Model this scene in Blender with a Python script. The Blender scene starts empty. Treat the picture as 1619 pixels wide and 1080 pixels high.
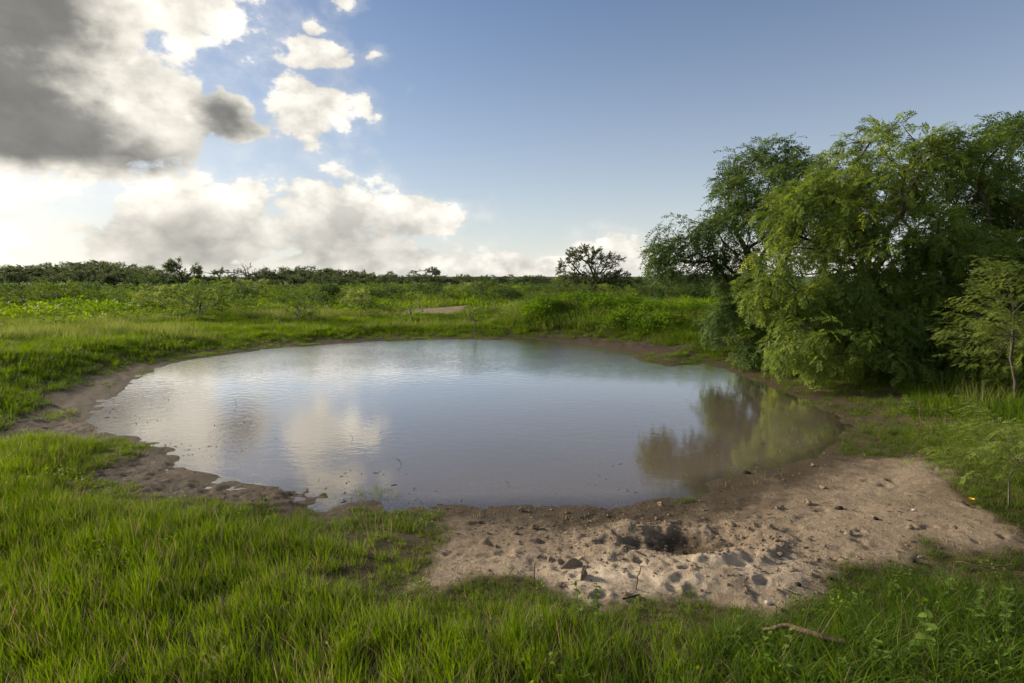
import bpy, math, random, time
import numpy as np
from mathutils import Vector, Matrix

T0 = time.time()
random.seed(7)
rng = np.random.default_rng(11)
scene = bpy.context.scene
R = math.radians
COL = scene.collection

# ------------------------------------------------------------------ camera
FPX = 899.0                       # focal length in photo pixels (1619 wide)
PITCH = math.atan(103 / FPX)      # horizon sits 103 px above the picture centre
CAMZ = 2.2
cam_data = bpy.data.cameras.new('camera')
cam_data.sensor_width = 36.0
cam_data.lens = FPX / 1619 * 36.0
cam_data.clip_start = 0.05
cam_data.clip_end = 9000
cam = bpy.data.objects.new('camera', cam_data)
COL.objects.link(cam)
cam.location = (0, 0, CAMZ)
cam.rotation_euler = (math.pi / 2 - PITCH, 0, 0)
scene.camera = cam

# ------------------------------------------------------------------ light
SUN_AZ = R(-64)                   # left of the view direction (+Y)
SUN_EL = R(18)
sun_data = bpy.data.lights.new('sun', 'SUN')
sun_data.energy = 4.8
sun_data.angle = R(10.0)
sun_data.color = (1.0, 0.86, 0.66)
sun = bpy.data.objects.new('sun', sun_data)
COL.objects.link(sun)
sdir = Vector((math.sin(SUN_AZ) * math.cos(SUN_EL), math.cos(SUN_AZ) * math.cos(SUN_EL), math.sin(SUN_EL)))
sun.rotation_euler = sdir.to_track_quat('Z', 'Y').to_euler()
sun.location = sdir * 50

scene.view_settings.view_transform = 'Standard'
scene.view_settings.look = 'None'
scene.view_settings.gamma = 1.0
scene.view_settings.use_curve_mapping = False
scene.view_settings.exposure = 0.88
scene.render.engine = 'CYCLES'
scene.cycles.use_denoising = True
scene.cycles.use_adaptive_sampling = True
scene.cycles.adaptive_threshold = 0.03
scene.cycles.max_bounces = 5
scene.cycles.diffuse_bounces = 2
scene.cycles.glossy_bounces = 2
scene.cycles.transmission_bounces = 3
scene.cycles.transparent_max_bounces = 12

# ------------------------------------------------------------------ sky with clouds (world)
world = bpy.data.worlds.new('World')
scene.world = world
world.use_nodes = True
wt = world.node_tree
world.cycles.sampling_method = 'MANUAL'
world.cycles.sample_map_resolution = 256
wt.nodes.clear()
WL = wt.links

def px_dir(px, py):
    u, v = (px - 809.5) / FPX, (540 - py) / FPX
    cp, sp = math.cos(PITCH), math.sin(PITCH)
    d = Vector((u, cp + v * sp, -sp + v * cp))
    return d.normalized()

def px_ae(px, py):
    d = px_dir(px, py)
    return math.atan2(d.x, d.y), math.asin(d.z)

def wn(kind, **kw):
    n = wt.nodes.new(kind)
    for k, v in kw.items():
        setattr(n, k, v)
    return n

def plug(sock, v):
    if isinstance(v, bpy.types.NodeSocket):
        WL.new(v, sock)
    else:
        sock.default_value = v

def M(op, a, b=0.0, c=0.0, clamp=False):
    n = wn('ShaderNodeMath', operation=op, use_clamp=clamp)
    plug(n.inputs[0], a); plug(n.inputs[1], b); plug(n.inputs[2], c)
    return n.outputs[0]

def VM(op, a, b=(0, 0, 0)):
    n = wn('ShaderNodeVectorMath', operation=op)
    plug(n.inputs[0], a); plug(n.inputs[1], b)
    return n.outputs[0]

def smooth(v, lo, hi):
    n = wn('ShaderNodeMapRange', interpolation_type='SMOOTHSTEP')
    plug(n.inputs[0], v); plug(n.inputs[1], lo); plug(n.inputs[2], hi)
    n.inputs[3].default_value = 0.0; n.inputs[4].default_value = 1.0
    return n.outputs[0]

def wnoise(vec, scale, detail=8.0, rough=0.55, color=False):
    n = wn('ShaderNodeTexNoise', noise_dimensions='3D')
    WL.new(vec, n.inputs['Vector'])
    n.inputs['Scale'].default_value = scale
    n.inputs['Detail'].default_value = detail
    n.inputs['Roughness'].default_value = rough
    return n.outputs['Color' if color else 'Fac']

def cmix(f, a, b):
    n = wn('ShaderNodeMix', data_type='RGBA')
    plug(n.inputs[0], f); plug(n.inputs[6], a); plug(n.inputs[7], b)
    return n.outputs[2]

sky = wn('ShaderNodeTexSky', sky_type='NISHITA')
sky.sun_disc = False
sky.sun_elevation = SUN_EL
sky.sun_rotation = SUN_AZ
sky.altitude = 0
sky.air_density = 1.0
sky.dust_density = 0.25
sky.ozone_density = 3.0

tc = wn('ShaderNodeTexCoord')
DIR = tc.outputs['Generated']
sep = wn('ShaderNodeSeparateXYZ'); WL.new(DIR, sep.inputs[0])
AZ = M('ARCTAN2', sep.outputs[0], sep.outputs[1])
EL = M('ARCSINE', M('MINIMUM', M('MAXIMUM', sep.outputs[2], -1.0), 1.0))
# stretched direction so that puffs are a little wider than tall
SD = VM('MULTIPLY', DIR, (1.0, 1.0, 1.5))
SDo = VM('ADD', SD, tuple(0.030 * c for c in (sdir.x, sdir.y, sdir.z * 1.5 + 0.3)))
w1 = wn('ShaderNodeSeparateColor'); WL.new(wnoise(SD, 4.5, 4, 0.5, True), w1.inputs[0])
w2 = wn('ShaderNodeSeparateColor'); WL.new(wnoise(SD, 17.0, 4, 0.55, True), w2.inputs[0])
def warp(base, ch, a1, a2):
    t = M('MULTIPLY_ADD', M('SUBTRACT', w1.outputs[ch], 0.5), a1, base)
    return M('MULTIPLY_ADD', M('SUBTRACT', w2.outputs[ch], 0.5), a2, t)
AZW = warp(AZ, 0, 0.10, 0.05)
ELW = warp(EL, 1, 0.08, 0.04)
vor = wn('ShaderNodeTexVoronoi', feature='F1')
WL.new(VM('ADD', SD, VM('MULTIPLY', VM('SUBTRACT', w2.inputs[0].links[0].from_socket, (.5, .5, .5)), (.06, .06, .06))), vor.inputs['Vector'])
vor.inputs['Scale'].default_value = 16.0; vor.inputs['Detail'].default_value = 1.0
vor.inputs['Roughness'].default_value = 0.5
puff = M('SUBTRACT', 0.55, vor.outputs['Distance'])          # round cauliflower heads
fine = wnoise(SD, 11.0, 7, 0.64)
billow = M('MULTIPLY_ADD', puff, 0.30, fine)
billow_o = wnoise(SDo, 11.0, 4, 0.60)
broad = wnoise(SD, 3.2, 4, 0.5)

def blob(px0, py0, px1, py1, weight=1.0):
    """soft ellipse in azimuth / elevation spanning the two corners (measured on the photograph)"""
    a0, e0 = px_ae((px0 + px1) / 2, (py0 + py1) / 2)
    al, _ = px_ae(px0, (py0 + py1) / 2); ar, _ = px_ae(px1, (py0 + py1) / 2)
    _, et = px_ae((px0 + px1) / 2, py0); _, eb = px_ae((px0 + px1) / 2, py1)
    a0, e0 = (al + ar) / 2, (et + eb) / 2
    dx = M('MULTIPLY', M('SUBTRACT', AZW, a0), 2.0 / (ar - al))
    dy = M('MULTIPLY', M('SUBTRACT', ELW, e0), 2.0 / (et - eb))
    q = M('SQRT', M('ADD', M('MULTIPLY', dx, dx), M('MULTIPLY', dy, dy)))
    f = M('MULTIPLY', M('SUBTRACT', 1.0, q), weight)
    return M('MINIMUM', f, 0.85) if weight > 1.0 else f

def union(lst, k=0.12):
    o = lst[0]
    for b in lst[1:]:
        o = M('SMOOTH_MAX', o, b, k)
    return o

bright = union([
    blob(-800, -330, 225, 245, 3.5), blob(60, -150, 430, 95), blob(120, 60, 345, 300), blob(-300, 140, 300, 300),
    blob(285, 120, 420, 215), blob(400, 112, 560, 226, .9), blob(448, 48, 556, 118, .8),
    blob(468, 18, 506, 50, .55), blob(552, 145, 594, 200, .55), blob(562, 66, 601, 100, .45), blob(512, -35, 563, 18, .7),
    blob(90, 290, 480, 450), blob(350, 268, 440, 380), blob(420, 264, 630, 420), blob(520, 312, 745, 384),
    blob(-900, 235, 200, 460, .6), blob(-1500, -600, -500, 300),
    blob(690, 406, 980, 446), blob(890, 370, 1060, 432), blob(380, 380, 760, 446), blob(1050, 395, 1300, 446),
], 0.10)
dark = union([
    blob(-900, -420, 205, 180, 2.1), blob(-1100, -200, 145, 262, 2.2), blob(-700, 55, 252, 268, 1.9), blob(245, 118, 430, 218, .9),
    blob(60, 190, 320, 290, .7), blob(80, 325, 480, 450, .42), blob(300, 345, 680, 430, .28), blob(110, 60, 330, 260, .25),
    blob(-1500, -500, -400, 200),
], 0.15)
# the same kind of scattered cloud goes on round the whole sky, outside the picture
away = M('MAXIMUM', smooth(M('ABSOLUTE', AZ), R(50), R(80)), smooth(EL, R(38), R(52)))
scatter = M('MULTIPLY_ADD', M('SUBTRACT', broad, 0.50), 3.0, M('MULTIPLY', M('SUBTRACT', away, 1.0), 3.0))
field = M('MAXIMUM', bright, scatter)
field = M('MULTIPLY_ADD', M('SUBTRACT', billow, 0.45), 1.5, field)
wisp = M('MULTIPLY', smooth(M('MULTIPLY_ADD', M('SUBTRACT', fine, .5), 1.2, field), -0.70, 0.35), 0.24)
alpha = M('MAXIMUM', smooth(field, -0.05, 0.24), wisp)
thick = M('MULTIPLY_ADD', M('SUBTRACT', fine, 0.5), M('MULTIPLY_ADD', smooth(EL, R(9), R(14)), .8, .6), dark)
shade = M('POWER', smooth(thick, -0.30, 0.75), 1.15)
relief = M('MULTIPLY_ADD', M('SUBTRACT', billow_o, billow), 2.3, 0.40, clamp=True)
# glow of the sun behind the cloud
sdot = wn('ShaderNodeVectorMath', operation='DOT_PRODUCT'); WL.new(DIR, sdot.inputs[0]); sdot.inputs[1].default_value = sdir
glow = M('POWER', M('MAXIMUM', sdot.outputs['Value'], 0.0), 6.0)
glow2 = M('POWER', M('MAXIMUM', sdot.outputs['Value'], 0.0), 11.0)

SKYK = 0.064
glowx = M('POWER', M('MAXIMUM', sdot.outputs['Value'], 0.0), 9.0)
white = cmix(glowx, cmix(glow, (10.4, 9.9, 8.9, 1), (12.5, 11.8, 10.3, 1)), (19.0, 17.8, 15.4, 1))
mid = cmix(glowx, cmix(glow, (5.2, 5.05, 4.7, 1), (8.6, 8.2, 7.2, 1)), (8.2, 7.7, 6.6, 1))
lit = cmix(M('MULTIPLY', relief, 0.9), white, mid)
grey = cmix(glow2, (1.45, 1.46, 1.42, 1), (1.9, 1.85, 1.65, 1))
grey = cmix(M('MULTIPLY', relief, 0.7), cmix(0.35, grey, (4.0, 3.9, 3.5, 1)), grey)
cloud = cmix(shade, lit, grey)
# thin bright veil round the sun and along the horizon below it
veil_amt = M('MULTIPLY', M('MULTIPLY', glow2, 0.95), M('SUBTRACT', 1.0, smooth(EL, R(9), R(17))))
skyc = wn('ShaderNodeMix', data_type='RGBA', blend_type='MULTIPLY')
skyc.inputs[0].default_value = 1.0
WL.new(sky.outputs[0], skyc.inputs[6]); skyc.inputs[7].default_value = (0.95, 0.94, 1.02, 1)
haze_amt = M('MULTIPLY', M('POWER', 2.718, M('MULTIPLY', M('MAXIMUM', EL, 0.0), -4.4)), 0.84)
hsv = wn('ShaderNodeHueSaturation'); WL.new(M('MULTIPLY_ADD', glow, -0.55, 1.14), hsv.inputs['Saturation']); hsv.inputs['Value'].default_value = 0.97; WL.new(skyc.outputs[2], hsv.inputs['Color'])
hazy = cmix(haze_amt, hsv.outputs[0], cmix(glow, (7.3, 7.35, 6.95, 1), (9.6, 9.2, 8.3, 1)))
clear = cmix(veil_amt, hazy, (9.6, 9.2, 8.3, 1))
total = cmix(alpha, clear, cloud)
bg = wn('ShaderNodeBackground'); WL.new(total, bg.inputs[0]); bg.inputs[1].default_value = SKYK
wo = wn('ShaderNodeOutputWorld'); WL.new(bg.outputs[0], wo.inputs[0])

# ================================================================== helpers
def smoothstep(a, b, x):
    t = np.clip((x - a) / (b - a), 0, 1)
    return t * t * (3 - 2 * t)

def _hash(ix, iy, seed):
    h = (ix.astype(np.int64) * 374761393 + iy.astype(np.int64) * 668265263 + seed * 1442695041) & 0xFFFFFFFF
    h = ((h ^ (h >> 13)) * 1274126177) & 0xFFFFFFFF
    h = h ^ (h >> 16)
    return (h & 0xFFFF) / 65535.0

def vnoise(x, y, seed=0):
    ix, iy = np.floor(x), np.floor(y)
    fx, fy = x - ix, y - iy
    fx = fx * fx * fx * (fx * (fx * 6 - 15) + 10); fy = fy * fy * fy * (fy * (fy * 6 - 15) + 10)
    a = _hash(ix, iy, seed); b = _hash(ix + 1, iy, seed)
    c = _hash(ix, iy + 1, seed); d = _hash(ix + 1, iy + 1, seed)
    return (a * (1 - fx) + b * fx) * (1 - fy) + (c * (1 - fx) + d * fx) * fy

def fbm(x, y, octaves=4, seed=0, gain=0.5):
    s = 0; amp = 1.0; tot = 0
    for o in range(octaves):
        ca, sa = math.cos(o * 0.9 + .3), math.sin(o * 0.9 + .3)
        k = 2.03 ** o
        s = s + amp * (vnoise((x * ca - y * sa) * k, (x * sa + y * ca) * k, seed + o * 17) - 0.5) * 2
        tot += amp; amp *= gain
    return s / tot

def poly_sd(poly, x, y):
    """signed distance to a closed polygon, negative inside"""
    x = np.asarray(x, float); y = np.asarray(y, float)
    d2 = np.full(x.shape, 1e18); inside = np.zeros(x.shape, bool)
    n = len(poly)
    for i in range(n):
        ax, ay = poly[i]; bx, by = poly[(i + 1) % n]
        ex, ey = bx - ax, by - ay
        t = np.clip(((x - ax) * ex + (y - ay) * ey) / max(ex * ex + ey * ey, 1e-9), 0, 1)
        d2 = np.minimum(d2, (x - ax - t * ex) ** 2 + (y - ay - t * ey) ** 2)
        cr = (ay > y) != (by > y)
        with np.errstate(divide='ignore', invalid='ignore'):
            xi = ax + (y - ay) / (ey if abs(ey) > 1e-9 else 1e-9) * ex
        inside ^= cr & (x < xi)
    return np.where(inside, -1, 1) * np.sqrt(d2)

def at_depth(px, py, depth):
    """world point seen at a photo pixel at a given forward distance (metres along +Y)"""
    d = px_dir(px, py)
    return Vector((0, 0, CAMZ)) + d * (depth / d.y)

def flat_hit(px, py, z):
    d = px_dir(px, py)
    t = (z - CAMZ) / d.z
    return d.x * t, d.y * t

def new_mesh(name, verts, faces, mats=(), smooth_shade=True):
    me = bpy.data.meshes.new(name)
    me.from_pydata([tuple(v) for v in verts], [], [tuple(f) for f in faces])
    for m in mats:
        me.materials.append(m)
    if smooth_shade:
        me.polygons.foreach_set('use_smooth', [True] * len(me.polygons))
    me.update()
    return me

def np_mesh(name, verts, quads=None, tris=None, mats=(), smooth_shade=True, mat_idx=None):
    me = bpy.data.meshes.new(name)
    verts = np.asarray(verts, np.float32)
    nq = 0 if quads is None else len(quads); nt = 0 if tris is None else len(tris)
    me.vertices.add(len(verts)); me.vertices.foreach_set('co', verts.ravel())
    idx = []
    if nq: idx.append(np.asarray(quads, np.int32).ravel())
    if nt: idx.append(np.asarray(tris, np.int32).ravel())
    idx = np.concatenate(idx)
    me.loops.add(len(idx)); me.loops.foreach_set('vertex_index', idx)
    starts = np.concatenate([np.arange(nq) * 4, nq * 4 + np.arange(nt) * 3]).astype(np.int32)
    me.polygons.add(nq + nt); me.polygons.foreach_set('loop_start', starts)
    if mat_idx is not None:
        me.polygons.foreach_set('material_index', np.asarray(mat_idx, np.int32))
    me.polygons.foreach_set('use_smooth', np.full(nq + nt, smooth_shade))
    for m in mats:
        me.materials.append(m)
    me.update(calc_edges=True)
    return me

def fattr(me, name, vals):
    a = me.attributes.new(name, 'FLOAT', 'POINT')
    a.data.foreach_set('value', np.asarray(vals, np.float32))

def link(name, me, parent=None, loc=None, rot=None, scale=None):
    o = bpy.data.objects.new(name, me)
    COL.objects.link(o)
    if parent is not None: o.parent = parent
    if loc is not None: o.location = loc
    if rot is not None: o.rotation_euler = rot
    if scale is not None: o.scale = (scale,) * 3 if not hasattr(scale, '__len__') else scale
    return o

def tag(o, label=None, cat=None, group=None, kind=None):
    if label: o['label'] = label
    if cat: o['category'] = cat
    if group: o['group'] = group
    if kind: o['kind'] = kind
    return o

# ------------------------------------------------------------------ material helpers
class NT:
    def __init__(self, name):
        self.m = bpy.data.materials.new(name); self.m.use_nodes = True
        self.t = self.m.node_tree; self.t.nodes.clear()
        self.out = self.t.nodes.new('ShaderNodeOutputMaterial')
    def n(self, kind, **kw):
        n = self.t.nodes.new(kind)
        for k, v in kw.items(): setattr(n, k, v)
        return n
    def set(self, sock, v):
        if isinstance(v, bpy.types.NodeSocket): self.t.links.new(v, sock)
        else: sock.default_value = v
    def math(self, op, a, b=0.0, c=0.0, clamp=False):
        n = self.n('ShaderNodeMath', operation=op, use_clamp=clamp)
        for i, v in enumerate((a, b, c)): self.set(n.inputs[i], v)
        return n.outputs[0]
    def noise(self, scale, detail=4, rough=0.55, vec=None, color=False):
        n = self.n('ShaderNodeTexNoise')
        n.inputs['Scale'].default_value = scale; n.inputs['Detail'].default_value = detail
        n.inputs['Roughness'].default_value = rough
        if vec is not None: self.t.links.new(vec, n.inputs['Vector'])
        return n.outputs['Color' if color else 'Fac']
    def mix(self, f, a, b):
        n = self.n('ShaderNodeMix', data_type='RGBA')
        self.set(n.inputs[0], f); self.set(n.inputs[6], a); self.set(n.inputs[7], b)
        return n.outputs[2]
    def rng(self, v, lo, hi, a=0.0, b=1.0, sm=False):
        n = self.n('ShaderNodeMapRange', interpolation_type='SMOOTHSTEP' if sm else 'LINEAR')
        for i, q in enumerate((v, lo, hi, a, b)): self.set(n.inputs[i], q)
        return n.outputs[0]
    def attr(self, name, kind='GEOMETRY'):
        n = self.n('ShaderNodeAttribute', attribute_name=name, attribute_type=kind)
        return n.outputs['Fac']
    def pos(self):
        return self.n('ShaderNodeNewGeometry').outputs['Position']
    def objco(self):
        return self.n('ShaderNodeTexCoord').outputs['Object']
    def done(self, sh):
        self.t.links.new(sh, self.out.inputs['Surface']); return self.m
    def bsdf(self, col, rough=0.8, spec=0.3, normal=None):
        b = self.n('ShaderNodeBsdfPrincipled')
        self.set(b.inputs['Base Color'], col); self.set(b.inputs['Roughness'], rough)
        b.inputs['Specular IOR Level'].default_value = spec
        if normal is not None: self.t.links.new(normal, b.inputs['Normal'])
        return b.outputs[0]
    def bump(self, h, strength=0.5, dist=0.02):
        n = self.n('ShaderNodeBump'); n.inputs['Strength'].default_value = strength
        n.inputs['Distance'].default_value = dist; self.t.links.new(h, n.inputs['Height'])
        return n.outputs[0]

# ================================================================== terrain
POND_PX = [(140, 670), (165, 640), (215, 600), (265, 577), (330, 565), (430, 552), (520, 545), (600, 540), (700, 536.5),
           (800, 537.5), (860, 540), (930, 546), (985, 557), (1015, 573), (1060, 580), (1110, 576), (1145, 583), (1185, 600),
           (1235, 620), (1290, 640), (1325, 657), (1335, 682), (1320, 706), (1250, 728), (1180, 748), (1110, 765),
           (1060, 787), (1000, 795), (900, 798), (800, 798), (700, 802), (640, 800), (600, 792), (560, 795), (525, 800),
           (500, 776), (470, 762), (430, 768), (380, 764), (330, 750), (292, 736), (283, 716), (250, 701), (205, 690), (160, 682)]
POND = [flat_hit(px, py, 0.0) for px, py in POND_PX]

BERM = [(1.2, 23.5, 1.3, .22), (2.6, 23.0, 1.8, .40), (4.4, 21.6, 1.8, .36), (6.2, 20.0, 1.8, .34), (8.5, 18.6, 2.0, .3)]

def base_h(x, y, sd=None):
    if sd is None: sd = poly_sd(POND, x, y)
    r = np.hypot(x, y)
    so, si = np.maximum(sd, 0), np.minimum(sd, 0)
    h = 0.34 * (1 - np.exp(-(so / 2.2) ** 1.35)) - 0.55 * (1 - np.exp(si / 1.4))
    h = h + 0.25 * smoothstep(3, 20, so) * smoothstep(9, 30, r)
    for bx, by, s, a in BERM:
        h = h + a * np.exp(-((x - bx) ** 2 + (y - by) ** 2) / (2 * s * s) * 1.3) * smoothstep(0.3, 1.6, so)
    h = h - 0.35 * smoothstep(32, 80, r)
    # raised grassy bank on the left
    h = h + 0.28 * np.exp(-((x + 13) ** 2 / 40 + (y - 12.5) ** 2 / 14)) * smoothstep(0.8, 3, so)
    return h

def ghit(px, py):
    """ground point under a photo pixel"""
    z = 0.2
    for _ in range(12):
        x, y = flat_hit(px, py, z)
        z = 0.5 * z + 0.5 * float(base_h(np.array([x]), np.array([y]))[0])
    return x, y

SAND = [ghit(*p) for p in [(655, 925), (690, 880), (735, 835), (690, 812), (640, 806), (700, 803), (800, 799), (900, 798), (1000, 795), (1060, 787),
        (1110, 765), (1180, 748), (1250, 730), (1330, 718), (1430, 722), (1500, 745), (1545, 790), (1590, 825), (1700, 850),
        (1700, 872), (1560, 878), (1440, 880), (1350, 900), (1290, 940), (1190, 962), (1080, 968), (990, 968), (890, 945), (800, 925), (720, 930)]]
MUDL = [ghit(*p) for p in [(-60, 700), (20, 668), (85, 625), (150, 598), (230, 577), (330, 561), (430, 549), (440, 553), (330, 568), (230, 600), (170, 650),
        (160, 683), (110, 694), (30, 702)]]
MUDN = [ghit(*p) for p in [(155, 752), (205, 720), (285, 708), (300, 738), (390, 764), (470, 758), (505, 778), (535, 806), (500, 806), (430, 802), (330, 790), (230, 784)]]
MUDF = [ghit(*p) for p in [(500, 541), (590, 536), (640, 537), (560, 545), (520, 547)]]
MUDR = [ghit(*p) for p in [(850, 535), (930, 534), (1010, 542), (1060, 548), (1100, 552), (1040, 560), (990, 557), (930, 546), (860, 540)]]
SANDB = [ghit(*p) for p in [(610, 497), (660, 486), (735, 487), (770, 492), (730, 499), (650, 501)]]
PIT = ghit(1080, 858); PALE = ghit(1075, 915)

_hr = np.random.default_rng(5)
HOOF = []
while len(HOOF) < 150:
    px, py = _hr.uniform(640, 1600), _hr.uniform(745, 965)
    # the trampled ground is roughest round the dug pit
    if _hr.random() > 0.35 + 0.65 * math.exp(-((px - 1050) / 190) ** 2 - ((py - 860) / 60) ** 2): continue
    hx, hy = flat_hit(px, py, 0.2)
    if poly_sd(SAND, np.array([hx]), np.array([hy]))[0] > -0.05: continue
    HOOF.append((hx, hy, _hr.uniform(0.03, 0.075), _hr.uniform(0, 6.283), 0.005 + 0.020 * _hr.random() ** 2 , _hr.random()))

def masks(x, y):
    sd0 = poly_sd(POND, x, y)
    sd = sd0 + 0.10 * fbm(x / 0.7, y / 0.7, 3, 3) * smoothstep(-.8, .2, sd0)
    shp = x.shape
    near = (np.abs(x) < 32) & (y > 1) & (y < 40)
    sand, mud, sandb = np.zeros(shp), np.zeros(shp), np.zeros(shp)
    X, Y = x[near], y[near]
    e = 0.22 * fbm(X / 0.55, Y / 0.55, 4, 9)
    sand[near] = 1 - smoothstep(-0.40, 0.30, poly_sd(SAND, X, Y) + 1.5 * e)
    m = 1 - smoothstep(-0.12, 0.12, np.minimum(np.minimum(poly_sd(MUDL, X, Y), poly_sd(MUDN, X, Y)),
                                              np.minimum(poly_sd(MUDF, X, Y), poly_sd(MUDR, X, Y))) + 0.8 * e)
    wd = 1 - .65 * np.maximum(smoothstep(3.5, 5.5, X), smoothstep(13, 15, Y))     # grass reaches the water on the right and far shores
    mud[near] = np.maximum(m, 1 - smoothstep(0.05 * wd, 0.30 * wd, sd[near] + 0.5 * e * wd))
    sandb[near] = 1 - smoothstep(-0.3, 0.5, poly_sd(SANDB, X, Y) + 3.5 * e)
    return sd, sand, mud, sandb

def terrain(x, y, full=False):
    x = np.asarray(x, float); y = np.asarray(y, float)
    sd, sand, mud, sandb = masks(x, y)
    h = base_h(x, y, sd)
    bare = np.maximum(sand, mud)
    r = np.hypot(x, y)
    h = h + 0.10 * fbm(x / 2.3, y / 2.3, 3, 21) * smoothstep(0.5, 3.0, sd) * (1 - bare)
    h = h + 0.22 * fbm(x / 9.0, y / 9.0, 2, 33) * smoothstep(3, 9, sd)
    h = h + 0.018 * fbm(x / 0.30, y / 0.30, 3, 41) * smoothstep(-.4, .1, sd) * (r < 40)
    # hoof-poached mud along the left shore
    h = h + mud * (1 - sand) * smoothstep(0, .3, sd) * 0.042 * fbm(x / 0.20, y / 0.20, 4, 55, .75) * (r < 25)
    s = sand > 0.02
    if s.any():
        xs, ys = x[s], y[s]
        d = np.zeros(xs.shape)
        g = np.exp(-(((xs - PIT[0]) / 0.95) ** 2 + ((ys - PIT[1]) / 0.60) ** 2))
        rough = 0.34 + 0.75 * g
        n1 = fbm(xs / 0.22, ys / 0.22, 4, 61, 0.6)
        d += (0.030 * n1 + 0.030 * np.abs(fbm(xs / 0.10, ys / 0.10, 3, 71, .6))) * rough
        d += 0.012 * fbm(xs / 0.9, ys / 0.30, 3, 77)
        for hx, hy, hr, ha, hd, hk in HOOF:
            dx, dy = xs - hx, ys - hy
            near = (np.abs(dx) < hr * 3.2) & (np.abs(dy) < hr * 3.2)
            if not near.any(): continue
            u = (dx[near] * math.cos(ha) + dy[near] * math.sin(ha)) / (hr * 1.25)
            v = (-dx[near] * math.sin(ha) + dy[near] * math.cos(ha)) / (hr * 0.9)
            q = np.hypot(u, v) + 0.35 * fbm(xs[near] / .06, ys[near] / .06, 2, 64)
            d[near] += -hd * (1 - smoothstep(0.35, 1.15, q)) + hd * 0.55 * np.exp(-((q - 1.25) / 0.28) ** 2) * (0.5 + 0.5 * np.sin(np.arctan2(v, u) + hk * 6))
        pq = np.hypot((xs - PIT[0]) / 0.52, (ys - PIT[1]) / 0.30) + 0.22 * fbm(xs / .2, ys / .2, 3, 81)
        d += -0.10 * (1 - smoothstep(0.1, 1.15, pq)) + 0.055 * np.exp(-((pq - 1.35) / 0.3) ** 2) * (0.6 + 0.8 * n1)
        pl = np.hypot((xs - PALE[0]) / 0.62, (ys - PALE[1]) / 0.24)
        d += 0.045 * np.exp(-pl ** 2) * (1 + 0.4 * fbm(xs / .3, ys / .3, 3, 88))
        h[s] += d * smoothstep(0.02, 0.5, sand[s]) * smoothstep(-0.05, 0.35, sd[s])
    if full:
        return h, sd, sand, mud, sandb
    return h

def tz(x, y):
    return float(terrain(np.array([x]), np.array([y]))[0])

def gp(px, py):
    """ground point (on the finished terrain) under a photo pixel"""
    x, y = ghit(px, py)
    return Vector((x, y, tz(x, y)))

# ------------------------------------------------------------------ ground sheet (polar grid, fine near the viewer)
azs = np.concatenate([np.arange(-62, 62, 0.22), np.arange(62, 298, 4.0)])
rs = [0.25, 0.6, 1.0, 1.3]
while rs[-1] < 11: rs.append(rs[-1] * 1.005)
while rs[-1] < 45: rs.append(rs[-1] * 1.014)
while rs[-1] < 5000: rs.append(rs[-1] * 1.07)
rs = np.array(rs)
AA, RR = np.meshgrid(np.radians(azs), rs)
gx, gy = (RR * np.sin(AA)).ravel(), (RR * np.cos(AA)).ravel()
gh, gsd, gsand, gmud, gsandb = terrain(gx, gy, True)
na, nr = len(azs), len(rs)
ii, jj = np.meshgrid(np.arange(nr - 1), np.arange(na), indexing='ij')
j2 = (jj + 1) % na
quads = np.stack([ii * na + jj, ii * na + j2, (ii + 1) * na + j2, (ii + 1) * na + jj], -1).reshape(-1, 4)[:, ::-1]
gv = np.stack([gx, gy, gh], -1)
centre = len(gv)
gv = np.vstack([gv, [[0, 0, terrain(np.array([0.]), np.array([0.]))[0]]]])
tri = np.stack([np.arange(na), (np.arange(na) + 1) % na, np.full(na, centre)], -1)

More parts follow.
